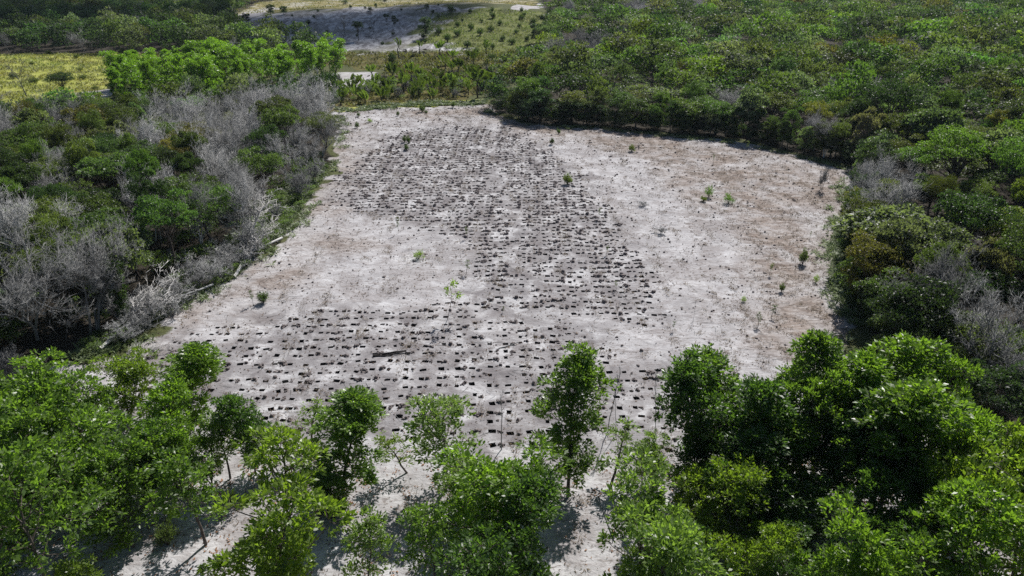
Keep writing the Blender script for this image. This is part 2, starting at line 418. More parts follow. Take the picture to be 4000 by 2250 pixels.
def ground_mat():
    m, nt = new_mat('ground_soil')
    pos = nt.nodes.new('ShaderNodeNewGeometry').outputs['Position']
    def chan(nm):
        s = nt.nodes.new('ShaderNodeSeparateColor'); nt.links.new(N(nt, 'ShaderNodeAttribute', attribute_name=nm).outputs['Color'], s.inputs[0]); return s.outputs
    A, B, C = chan('za'), chan('zb'), chan('zc')
    nbig = noise(nt, 0.07, 4, 0.6, pos); nmid = noise(nt, 0.42, 5, 0.6, pos, 0.6); nfin = noise(nt, 2.6, 5, 0.65, pos, 0.4); ngr = noise(nt, 14, 3, 0.6, pos)
    mp = N(nt, 'ShaderNodeMapping'); mp.inputs['Scale'].default_value = (0.55, 1.5, 1); mp.inputs['Rotation'].default_value = (0, 0, 0.25); nt.links.new(pos, mp.inputs[0])
    nstr = noise(nt, 1.1, 6, 0.7, mp.outputs[0], 0.8)
    def masked(mask, n, k=0.6): return sstep(nt, math_n(nt, 'ADD', mask, math_n(nt, 'MULTIPLY', math_n(nt, 'SUBTRACT', n, 0.5), k)), 0.35, 0.65)
    # olive scrub everywhere else
    col = ramp(nt, nfin, [(0.25, (0.045, 0.050, 0.022)), (0.55, (0.085, 0.095, 0.036)), (0.8, (0.15, 0.14, 0.07))])
    farc = ramp(nt, nbig, [(0.35, (0.17, 0.155, 0.06)), (0.5, (0.24, 0.205, 0.09)), (0.62, (0.36, 0.34, 0.28))])
    col = mixc(nt, masked(C[2], nmid), col, farc)
    marsh = ramp(nt, nmid, [(0.3, (0.07, 0.068, 0.022)), (0.5, (0.12, 0.098, 0.030)), (0.72, (0.125, 0.14, 0.042))])
    marsh = mixc(nt, sstep(nt, nfin, 0.5, 0.8), marsh, (0.04, 0.04, 0.018))
    col = mixc(nt, masked(B[0], nmid), col, marsh)
    mound = ramp(nt, nmid, [(0.3, (0.10, 0.12, 0.036)), (0.55, (0.15, 0.165, 0.05)), (0.75, (0.22, 0.21, 0.075))])
    mound = mixc(nt, sstep(nt, nfin, 0.55, 0.8), mound, (0.085, 0.10, 0.035))
    col = mixc(nt, masked(B[1], nmid), col, mound)
    gr = ramp(nt, nmid, [(0.28, (0.22, 0.25, 0.05)), (0.5, (0.32, 0.335, 0.07)), (0.68, (0.39, 0.39, 0.13)), (0.8, (0.50, 0.48, 0.32))])
    gr = mixc(nt, sstep(nt, nfin, 0.55, 0.9), gr, (0.20, 0.20, 0.055))
    col = mixc(nt, masked(A[2], nmid), col, gr)
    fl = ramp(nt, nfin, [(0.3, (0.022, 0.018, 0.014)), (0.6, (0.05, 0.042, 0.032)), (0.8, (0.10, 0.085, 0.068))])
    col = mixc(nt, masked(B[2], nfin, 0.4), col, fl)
    mp3 = N(nt, 'ShaderNodeMapping'); mp3.inputs['Scale'].default_value = (1.0, 0.42, 1); mp3.inputs['Rotation'].default_value = (0, 0, 0.5); nt.links.new(pos, mp3.inputs[0])
    nash = noise(nt, 0.42, 6, 0.72, mp3.outputs[0], 1.0)
    ash = ramp(nt, nash, [(0.36, (0.11, 0.10, 0.10)), (0.47, (0.25, 0.24, 0.245)), (0.58, (0.50, 0.49, 0.495))])
    ash = mixc(nt, math_n(nt, 'MULTIPLY', sstep(nt, noise(nt, 0.045, 4, 0.6, pos), 0.50, 0.66), 0.7), ash, (0.13, 0.125, 0.09))
    col = mixc(nt, masked(A[1], nmid), col, ash)
    # white sand, greyed where worked, stubble-brown on the flank
    mp2 = N(nt, 'ShaderNodeMapping'); mp2.inputs['Scale'].default_value = (0.7, 1.25, 1); mp2.inputs['Rotation'].default_value = (0, 0, -0.35); nt.links.new(pos, mp2.inputs[0])
    nlit = noise(nt, 2.3, 7, 0.72, mp2.outputs[0], 1.2); npat = noise(nt, 0.19, 5, 0.62, pos, 0.8)
    sand = ramp(nt, nmid, [(0.30, (0.42, 0.395, 0.39)), (0.5, (0.56, 0.535, 0.53)), (0.66, (0.70, 0.68, 0.675))])
    sand = mixc(nt, math_n(nt, 'MULTIPLY', sstep(nt, npat, 0.46, 0.62), 0.55), sand, (0.36, 0.325, 0.315))
    sand = mixc(nt, math_n(nt, 'MULTIPLY', sstep(nt, nstr, 0.48, 0.66), 0.7), sand, (0.33, 0.29, 0.275))
    worked = ramp(nt, nmid, [(0.36, (0.22, 0.198, 0.198)), (0.51, (0.36, 0.338, 0.335)), (0.63, (0.64, 0.62, 0.615))])
    sand = mixc(nt, math_n(nt, 'MULTIPLY', C[0], 0.85), sand, worked)
    brown = ramp(nt, nstr, [(0.34, (0.56, 0.52, 0.50)), (0.46, (0.43, 0.36, 0.31)), (0.56, (0.29, 0.22, 0.175)), (0.68, (0.17, 0.125, 0.10))])
    sand = mixc(nt, math_n(nt, 'MULTIPLY', C[1], math_n(nt, 'ADD', 0.30, math_n(nt, 'MULTIPLY', sstep(nt, npat, 0.38, 0.58), 0.6))), sand, brown)
    # fine dark litter that gathers in patches
    crumbs = math_n(nt, 'MULTIPLY', sstep(nt, math_n(nt, 'ADD', nlit, math_n(nt, 'MULTIPLY', C[1], 0.05)), 0.53, 0.61), math_n(nt, 'ADD', 0.25, sstep(nt, math_n(nt, 'ADD', math_n(nt, 'MULTIPLY', npat, 0.6), math_n(nt, 'MULTIPLY', nmid, 0.4)), 0.42, 0.60)))
    sand = mixc(nt, math_n(nt, 'MULTIPLY', crumbs, 0.8), sand, (0.19, 0.155, 0.135))
    sand = mixc(nt, math_n(nt, 'MULTIPLY', sstep(nt, ngr, 0.55, 0.75), 0.35), sand, (0.34, 0.30, 0.28))
    sand = mixc(nt, 1.0, sand, (0.775, 0.785, 0.80), 'MULTIPLY')
    col = mixc(nt, masked(A[0], nfin, 0.5), col, sand)
    p = nt.nodes.new('ShaderNodeBsdfPrincipled'); nt.links.new(col, p.inputs['Base Color'])
    p.inputs['Roughness'].default_value = 0.95; p.inputs['Specular IOR Level'].default_value = 0.15
    hsum = math_n(nt, 'ADD', math_n(nt, 'MULTIPLY', nfin, 0.10), math_n(nt, 'ADD', math_n(nt, 'MULTIPLY', nstr, 0.14), math_n(nt, 'MULTIPLY', ngr, 0.03)))
    bp = N(nt, 'ShaderNodeBump'); bp.inputs['Strength'].default_value = 0.85; bp.inputs['Distance'].default_value = 1.0
    nt.links.new(hsum, bp.inputs['Height']); nt.links.new(bp.outputs[0], p.inputs['Normal'])
    o = nt.nodes.new('ShaderNodeOutputMaterial'); nt.links.new(p.outputs[0], o.inputs[0])
    return m
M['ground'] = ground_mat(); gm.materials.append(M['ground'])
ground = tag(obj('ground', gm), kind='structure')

# hole linings: parts of the ground, the 300 nearest singly
def pit_geo(k):
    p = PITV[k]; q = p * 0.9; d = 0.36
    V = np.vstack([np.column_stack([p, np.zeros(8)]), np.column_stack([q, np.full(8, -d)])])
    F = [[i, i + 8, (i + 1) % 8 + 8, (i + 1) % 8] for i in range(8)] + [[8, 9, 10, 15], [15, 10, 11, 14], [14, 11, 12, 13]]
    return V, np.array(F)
pit_me = []
for k in range(10):
    b = MB(); b.add(*pit_geo(k)); pit_me.append(b.build('planting_hole', M['pit']))
NI = 300
for h in holes[:NI]:
    o = obj('planting_hole', pit_me[h[2]], ground, (h[0], h[1], float(H(h[0], h[1])))); o.rotation_euler = (0, 0, h[4]); o.scale = (h[3], h[3], 1)
b = MB()
for h in holes[NI:]:
    V, F = pit_geo(h[2]); V = V.copy(); V[:, :2] *= h[3]; c, s = math.cos(h[4]), math.sin(h[4])
    b.add(np.column_stack([V[:, 0] * c - V[:, 1] * s + h[0], V[:, 0] * s + V[:, 1] * c + h[1], V[:, 2] + float(H(h[0], h[1]))]), F)
tag(obj('planting_hole', b.build('far_planting_hole', M['pit']), ground), kind='stuff')

# clods dug out of the holes
ph = (1 + 5 ** 0.5) / 2
ICO = unit(np.array([(-1, ph, 0), (1, ph, 0), (-1, -ph, 0), (1, -ph, 0), (0, -1, ph), (0, 1, ph), (0, -1, -ph), (0, 1, -ph), (ph, 0, -1), (ph, 0, 1), (-ph, 0, -1), (-ph, 0, 1)], float))
ICF = np.array([(0, 11, 5), (0, 5, 1), (0, 1, 7), (0, 7, 10), (0, 10, 11), (1, 5, 9), (5, 11, 4), (11, 10, 2), (10, 7, 6), (7, 1, 8), (3, 9, 4), (3, 4, 2), (3, 2, 6), (3, 6, 8), (3, 8, 9), (4, 9, 5), (2, 4, 11), (6, 2, 10), (8, 6, 7), (9, 8, 1)])
def clod(r, rg):
    V = ICO * (1 + rg.normal(0, 0.17, (12, 1))) * r * np.array([rg.uniform(0.8, 1.3), rg.uniform(0.8, 1.2), rg.uniform(0.55, 0.9)])
    a = rg.uniform(0, 6.28); c, s = math.cos(a), math.sin(a)
    return V @ np.array([[c, s, 0], [-s, c, 0], [0, 0, 1]])
def heap_geo(rg):
    b = MB(); sod = rg.random() < 0.22
    a = np.arange(10) / 10 * 6.2832; r1 = rg.uniform(0.22, 0.34, 10); r2 = r1 * rg.uniform(0.45, 0.65, 10)
    V = np.vstack([np.column_stack([r1 * np.cos(a), r1 * np.sin(a) * 0.85, np.full(10, -0.04)]), np.column_stack([r2 * np.cos(a), r2 * np.sin(a) * 0.85, rg.uniform(0.03, 0.06, 10)]), [[0, 0, 0.06]]])
    b.add(V, [[i, (i + 1) % 10, (i + 1) % 10 + 10, i + 10] for i in range(10)], [[i + 10, (i + 1) % 10 + 10, 20] for i in range(10)])
    if sod:
        b.add(clod(rg.uniform(0.15, 0.19), rg) + [0, 0, 0.12], F3=ICF)
    for k in range(int(rg.integers(3, 8) if sod else rg.integers(8, 17))):
        r = rg.uniform(0.03, 0.07) if (sod or k > 7) else rg.uniform(0.05, 0.11)
        rad = min(0.30, abs(rg.normal(0, 0.19 if not sod else 0.22))); a = rg.uniform(0, 6.28)
        z = r * 0.35 + max(0, 0.09 - rad * 0.2) * (0.5 + 0.8 * rg.random() * (not sod))
        b.add(clod(r, rg) + [rad * math.cos(a), rad * math.sin(a) * 0.8, z], F3=ICF)
    return b
heap_b = [heap_geo(hr) for _ in range(16)]
heap_me = [b.build('soil_heap', M['clod']) for b in heap_b]
spots = []
for h in holes:
    u = hr.random()
    if u < 0.12: continue
    side = 1 if hr.random() < 0.86 else -1
    spots.append((h[0] + side * hr.uniform(0.42, 0.60), h[1] + hr.normal(0.05, 0.15), int(hr.integers(16)), hr.choice([0.55, 0.7, 0.8, 0.95, 1.2]) * (1.0 if h[1] < 58 else 1.15), hr.uniform(0, 6.28)))
for x, y, k, s, a in spots[:NI]:
    o = obj('soil_heap', heap_me[k], None, (x, y, float(H(x, y)) - 0.01)); o.scale = (s, s, s); o.rotation_euler = (0, 0, a)
    tag(o, 'crumbled heap of dark grey soil clods dug out beside a planting hole', 'soil heap', 'soil heaps beside the planting holes')
b = MB()
for x, y, k, s, a in spots[NI:]:
    V = np.concatenate(heap_b[k].V) * s; c, sn = math.cos(a), math.sin(a)
    b.add(np.column_stack([V[:, 0] * c - V[:, 1] * sn + x, V[:, 0] * sn + V[:, 1] * c + y, V[:, 2] + float(H(x, y)) - 0.01]), np.concatenate(heap_b[k].F4), np.concatenate(heap_b[k].F3))
tag(obj('soil_clods', b.build('soil_clods', M['clod'])), 'mass of dark soil clods over the far part of the planted rows', 'soil clods', kind='stuff')

# ------------------------------------------------------------------ plant generators
def bent(p0, d, L, up, n, rg, wob=0.06):
    """a limb: n+1 points from p0 along d, curving towards up"""
    pts = [np.array(p0, float)]; d = unit(np.array(d, float))
    for i in range(n):
        d = unit(d + np.array([0, 0, up / n]) + rg.normal(0, wob, 3)); pts.append(pts[-1] + d * L / n)
    return np.array(pts)
def rand_dirs(n, rg): return unit(rg.normal(0, 1, (n, 3)))
def put_leaves(b, C, out, n_per, rad, L, rg, flat=0.55, up=0.40, wr=0.44, light=None):
    """n_per leaves round every cluster centre C, splayed along out and upward"""
    k = len(C); idx = np.repeat(np.arange(k), n_per); n = len(idx)
    off = rand_dirs(n, rg) * (rg.random((n, 1)) ** 0.5) * rad
    D = unit(off / rad * 0.8 + out[idx] * 0.55 + np.array([0, 0, up]) + rg.normal(0, 0.35, (n, 3)))
    Nn = unit(np.array([0, 0, flat]) + out[idx] * 0.25 + rg.normal(0, 0.42, (n, 3)))
    Ls = L * rg.uniform(0.65, 1.2, n)
    V, F = leaf_quads(C[idx] + off, D, Nn, Ls, Ls * wr * rg.uniform(0.8, 1.2, n))
    base = rg.beta(2.0, 2.2, k)[idx] if light is None else light[idx]
    t = np.clip(base + rg.normal(0, 0.16, n), 0, 1)
    b.add(V, F, tint=t)

def gen_plantation(seed, Ht=8.0, cb=0.25, Rm=1.7, n_limb=22, n_per=9, L=0.25, stems=1, columnar=False, pad=0.55, shoots=9):
    """young broadleaf plantation tree: trunk, rising limbs, each limb ending in a pad of leaf rosettes"""
    rg = np.random.default_rng(seed); wood = MB(); fol = MB(); C = []; O = []; Lt = []
    for st in range(stems):
        lean = rg.normal(0, 0.06 if stems == 1 else 0.2, 2)
        tr = bent((0, 0, 0) if st == 0 else (rg.normal(0, 0.12), rg.normal(0, 0.12), 0), (lean[0], lean[1], 1), Ht * (0.95 if st == 0 else rg.uniform(0.65, 0.9)), 0.25, 9, rg, 0.07)
        wood.tube(tr, np.linspace(0.085, 0.014, 10) * (Ht / 8) ** 0.5, 6)
        nl = n_limb // stems
        for i in range(nl):
            t = cb + (0.99 - cb) * ((i + rg.random()) / nl) ** 0.9
            f = t * 9; k = min(int(f), 8); p = tr[k] + (tr[k + 1] - tr[k]) * (f - k)
            u = (t - cb) / (1 - cb)
            if columnar: prof = 0.60 + 0.40 * math.sin(math.pi * min(1, u * 0.85 + 0.15)) if u < 0.85 else 0.5
            else: prof = 0.70 + 0.30 * math.sin(math.pi * min(1.0, u * 1.05)) if u < 0.75 else 0.85 - 1.6 * (u - 0.75)
            az = i * 2.4 + rg.normal(0, 0.6); ln = max(0.25, Rm * prof * rg.uniform(0.40, 1.25) - pad * 0.5)
            el = rg.uniform(0.10, 0.6) + 0.5 * u
            lb = bent(p, (math.cos(az) * math.cos(el), math.sin(az) * math.cos(el), math.sin(el)), ln, 0.40, 4, rg, 0.12)
            wood.tube(lb, np.linspace(0.030, 0.010, 5), 4, False)
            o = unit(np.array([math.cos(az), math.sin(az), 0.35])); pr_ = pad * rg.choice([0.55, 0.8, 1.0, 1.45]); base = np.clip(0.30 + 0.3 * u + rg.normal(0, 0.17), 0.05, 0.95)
            c0 = lb[-1] - o * pr_ * 0.25
            for s in range(int(shoots * rg.uniform(0.7, 1.3) * (pr_ / pad) ** 1.3)):
                d2 = unit(rg.normal(0, 0.75, 3) + o * 0.45 + np.array([0, 0, 0.45])); e = c0 + d2 * pr_ * rg.uniform(0.55, 1.1) * np.array([1, 1, 0.75])
                if s < 7: wood.tube(np.array([c0 + (e - c0) * 0.1, c0 + (e - c0) * 0.6 + rg.normal(0, 0.02, 3), e]), [0.011, 0.008, 0.004], 3, False)
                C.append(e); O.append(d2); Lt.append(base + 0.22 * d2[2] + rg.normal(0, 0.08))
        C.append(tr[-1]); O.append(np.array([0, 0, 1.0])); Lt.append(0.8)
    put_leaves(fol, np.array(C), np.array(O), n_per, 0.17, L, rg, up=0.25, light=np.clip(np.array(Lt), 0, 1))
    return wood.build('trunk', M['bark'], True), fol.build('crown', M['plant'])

def gen_forest(seed, Ht=7.5, Rm=3.4, flat=0.62, cb=0.35, lobes=34, lobe_r=0.95, per=230, L=0.27, wr=0.45, low=0.0, build=True, wood_on=True, mat='forest'):
    """forest crown: a dome of leafy lobes carried by limbs; low > 0 lets foliage hang to the ground"""
    rg = np.random.default_rng(seed); wood = MB(); fol = MB()
    zc = Ht - Rm * flat
    th = np.arange(lobes) * 2.39996 + rg.uniform(0, 6); u = (np.arange(lobes) + 0.5) / lobes
    cosp = 1 - u * (1.05 + low); cosp = np.clip(cosp + rg.normal(0, 0.05, lobes), -1, 1); sinp = np.sqrt(1 - cosp ** 2)
    k = rg.uniform(0.50, 1.12, lobes)
    zz = zc + cosp * (Rm - lobe_r) * flat * k
    LC = np.stack([np.cos(th) * sinp * (Rm - lobe_r * 0.7) * k, np.sin(th) * sinp * (Rm - lobe_r * 0.7) * k, zz], 1)
    LC[:, 2] = np.where(cosp < 0, zc + cosp * (zc - 0.6), LC[:, 2])
    LC += rg.normal(0, 0.32, LC.shape) * (Rm / 3.4)
    if wood_on:
        ns = int(rg.integers(1, 4))
        fork = np.array([rg.normal(0, 0.2), rg.normal(0, 0.2), Ht * cb])
        for s in range(ns):
            a = rg.uniform(0, 6.28); tp = fork + np.array([math.cos(a), math.sin(a), 0]) * Rm * 0.25 + [0, 0, Ht * 0.25]
            wood.tube(np.array([[rg.normal(0, .15), rg.normal(0, .15), -0.1], fork * [1.2, 1.2, 0.55], fork + (tp - fork) * 0.5 + rg.normal(0, 0.1, 3), tp]), [0.15, 0.12, 0.09, 0.06], 6)
        for c in LC:
            st = fork + np.array([0, 0, rg.uniform(0, Ht * 0.22)]); mid = st + (c - st) * 0.55 + rg.normal(0, 0.18, 3) + [0, 0, -0.15]
            wood.tube(np.array([st, mid, c]), [0.05, 0.035, 0.012], 4, False)
    lr = lobe_r * rg.choice([0.6, 0.8, 1.0, 1.35], lobes)
    idx = np.repeat(np.arange(lobes), per); n = len(idx)
    d = rand_dirs(n, rg); d[:, 2] = np.abs(d[:, 2]) * 1.05 - 0.16 * rg.random(n); d = unit(d)
    d = unit(d + 0.25 * unit(LC - [0, 0, zc * 0.7])[idx])
    rr = lr[idx] * (0.78 + 0.30 * rg.random(n)) * (1 + 0.22 * np.sin(d[:, 0] * 5 + idx) * np.cos(d[:, 1] * 5 + idx * 2))
    Pp = LC[idx] + d * rr[:, None] * np.array([1, 1, 0.60])
    D = unit(d * 0.5 + rg.normal(0, 0.6, (n, 3)) + [0, 0, 0.1]); Nn = unit(d * 0.7 + rg.normal(0, 0.45, (n, 3)) + [0, 0, 0.35])
    Ls = L * rg.uniform(0.65, 1.25, n)
    V, F = leaf_quads(Pp, D, Nn, Ls, Ls * wr * rg.uniform(0.8, 1.25, n))
    base = rg.beta(1.3, 1.3, lobes)[idx]
    t = np.clip(base * 0.75 + 0.10 + rg.normal(0, 0.17, n), 0, 1)
    fol.add(V, F, tint=t)
    if not build: return V, t
    return wood.build('trunk', M['bark'], True), fol.build('crown', M[mat])

def gen_dead(seed, Ht=7.0, spread=0.75, n1=8, n2=7, n3=8, n4=5, mat='dead', stems=2, tw=0.016, trunk_r=0.11, tl=(0.55, 0.72), ll=(0.30, 0.48)):
    """leafless grey tree; trunk with limbs, and the twig haze as its own mesh"""
    rg = np.random.default_rng(seed); wood = MB(); tw_ = MB(); B = []; E = []; Wd = []
    for st in range(stems):
        a = rg.uniform(0, 6.28); ln = rg.uniform(0.1, 0.35) * (stems > 1)
        tr = bent((rg.normal(0, .15), rg.normal(0, .15), -0.1), (ln * math.cos(a), ln * math.sin(a), 1), Ht * rg.uniform(*tl), 0.2, 6, rg, 0.13 if tl[0] < 0.8 else 0.05)
        wood.tube(tr, np.linspace(trunk_r, trunk_r * 0.3, 7), 6)
        for i in range(n1):
            f = rg.uniform(2.0, 6.0) if i else 6.0; k = min(int(f), 5); p = tr[k] + (tr[k + 1] - tr[k]) * (f - k)
            az = a + i * 2.4 + rg.normal(0, 0.4); sp = spread * rg.uniform(0.6, 1.3)
            l1 = Ht * rg.uniform(*ll)
            b1 = bent(p, (math.cos(az) * sp, math.sin(az) * sp, 0.6), l1, 0.35, 5, rg, 0.20)
            wood.tube(b1, np.linspace(trunk_r * 0.42, 0.014, 6), 4, False)
            for j in range(n2):
                f = rg.uniform(1.2, 5.0); k = min(int(f), 4); p = b1[k] + (b1[k + 1] - b1[k]) * (f - k)
                d2 = unit((b1[k + 1] - b1[k]) / l1 * 3 + rg.normal(0, 0.7, 3) + [0, 0, 0.35]); l2 = l1 * rg.uniform(0.30, 0.55)
                b2 = bent(p, d2, l2, 0.3, 4, rg, 0.20)
                wood.tube(b2, np.linspace(0.022, 0.010, 5), 3, False)
                for q in range(n3):
                    f = rg.uniform(0.6, 4.0); k2 = min(int(f), 3); p3 = b2[k2] + (b2[k2 + 1] - b2[k2]) * (f - k2)
                    d3 = unit((b2[k2 + 1] - b2[k2]) / l2 * 3 + rg.normal(0, 0.75, 3) + [0, 0, 0.3]); l3 = l2 * rg.uniform(0.35, 0.7)
                    m3 = p3 + d3 * l3 * 0.5; e3 = p3 + d3 * l3 + rg.normal(0, 0.06, 3)
                    B += [p3, m3]; E += [m3, e3]; Wd += [tw, tw * 0.8]
                    for s in range(n4):
                        g = rg.uniform(0.2, 0.95); p4 = p3 + (e3 - p3) * g; d4 = unit(d3 * 0.7 + rg.normal(0, 0.6, 3) + [0, 0, 0.25])
                        B.append(p4); E.append(p4 + d4 * l3 * rg.uniform(0.3, 0.7)); Wd.append(tw * 0.65)
    B = np.array(B); E = np.array(E); Wd = np.array(Wd); D = unit(E - B)
    S = unit(np.cross(D, unit(rg.normal(0, 1, B.shape)))); T = np.cross(D, S); n = len(B)
    V = np.stack([B + S * Wd[:, None], B - S * Wd[:, None] * 0.5 + T * Wd[:, None] * 0.87, B - S * Wd[:, None] * 0.5 - T * Wd[:, None] * 0.87, E], 1).reshape(-1, 3)
    i = np.arange(n)[:, None] * 4
    F = np.concatenate([i + np.array([[0, 1, 3]]), i + np.array([[1, 2, 3]]), i + np.array([[2, 0, 3]])])
    tw_.add(V, F3=F)
    return wood.build('trunk', M[mat], True), tw_.build('twigs', M[mat])

def gen_bush(seed, Ht=1.2, Rm=0.6, n=26, n_per=12, L=0.14, mat='forest', up=0.6, wr=0.4):
    rg = np.random.default_rng(seed); wood = MB(); fol = MB(); C = []; O = []
    for i in range(n):
        az = i * 2.4; r = Rm * math.sqrt((i + 0.5) / n); h = Ht * rg.uniform(0.35, 1.0) * (1 - 0.35 * (r / Rm) ** 2)
        e = np.array([r * math.cos(az), r * math.sin(az), h]) + rg.normal(0, 0.04, 3)
        wood.tube(np.array([[0.02 * math.cos(az), 0.02 * math.sin(az), -0.03], e * [0.45, 0.45, 0.5], e]), [0.014, 0.010, 0.005], 3, False)
        for g in (0.55, 0.8, 1.0): C.append(e * [0.3 + 0.7 * g, 0.3 + 0.7 * g, g]); O.append(unit(np.array([math.cos(az), math.sin(az), 0.8])))
    put_leaves(fol, np.array(C), np.array(O), n_per, Rm * 0.28, L, rg, up=up, wr=wr)
    return wood.build('stems', M['bark']), fol.build('foliage', M[mat])

def gen_sapling(seed, Ht=2.0, nl=5, n_per=10, L=0.15, cb=0.45, mat='forest', lean=0.0, bare=False, Rm=0.25):
    rg = np.random.default_rng(seed); wood = MB(); fol = MB(); C = []; O = []
    tr = bent((0, 0, -0.05), (lean, 0.1 * lean, 1), Ht, 0.15, 8, rg, 0.06)
    wood.tube(tr, np.linspace(0.032, 0.008, 9), 5)
    for i in range(nl):
        f = 8 * (cb + (0.98 - cb) * (i + rg.random()) / nl); k = min(int(f), 7); p = tr[k] + (tr[k + 1] - tr[k]) * (f - k)
        az = i * 2.4 + rg.normal(0, 0.4); l = Rm * rg.uniform(0.7, 1.4)
        lb = bent(p, (math.cos(az), math.sin(az), 0.9), l, 0.4, 3, rg, 0.12)
        wood.tube(lb, np.linspace(0.014, 0.005, 4), 3, False)
        if bare:
            for q in range(5):
                e = lb[2] + unit(rg.normal(0, 0.6, 3) + [0, 0, 0.7]) * l * rg.uniform(0.3, 0.6); wood.tube(np.array([lb[rg.integers(1, 3)], e]), [0.007, 0.003], 3, False)
        C += [lb[2], lb[3]]; O += [unit(np.array([math.cos(az), math.sin(az), 0.4]))] * 2
    C.append(tr[-1]); O.append(np.array([0, 0, 1.0]))
    w_ = wood.build('stem', M['dead'] if bare else M['bark'])
    if bare: return w_, None
    put_leaves(fol, np.array(C), np.array(O), n_per, max(0.10, Rm * 0.45), L, rg)
    return w_, fol.build('foliage', M[mat])

def place(name, parts, loc, rz, s, color=None, label=None, cat='tree', group=None, tilt=None):
    """a thing: an Empty at the base with its parts under it"""
    e = empty(name, loc, rz, s if isinstance(s, tuple) else (s, s, s))
    if tilt: e.rotation_euler = (tilt[0], tilt[1], rz)
    tag(e, label, cat, group)
    for nm, me in parts:
        if me is None: continue
        o = obj(nm, me, e)
        if color is not None: o.color = (*color, 1)
    return e
def zat(p): return float(H(p[0], p[1]))

# ------------------------------------------------------------------ plantation trees on the near sand
PLV = {
 'round': [gen_plantation(201 + i, 6.0, 0.12, 2.2, n_limb=48, stems=2, n_per=15, shoots=13, pad=0.64, L=0.205) for i in range(6)],
 'tall': [gen_plantation(211 + i, 8.0, 0.14, 1.6, n_limb=48, n_per=15, columnar=True, shoots=13, pad=0.60, L=0.205) for i in range(5)],
 'open': [gen_plantation(221 + i, 6.0, 0.34, 1.7, n_limb=21, n_per=12, shoots=10, pad=0.56, L=0.215) for i in range(4)],
 'slim': [gen_plantation(231 + i, 5.0, 0.28, 0.95, n_limb=15, n_per=8, L=0.21, shoots=6, pad=0.36) for i in range(3)],
}
VR = {'round': (6.1, 2.25), 'tall': (8.0, 1.7), 'open': (6.0, 1.7), 'slim': (5.0, 1.0)}
G = {'g': (1, 1, 1), 'y': (1.28, 1.14, 0.85), 'p': (1.30, 1.18, 1.6), 'd': (0.62, 0.70, 0.8), 'b': (1.15, 1.15, 0.85), 'o': (1.25, 1.05, 1.2)}
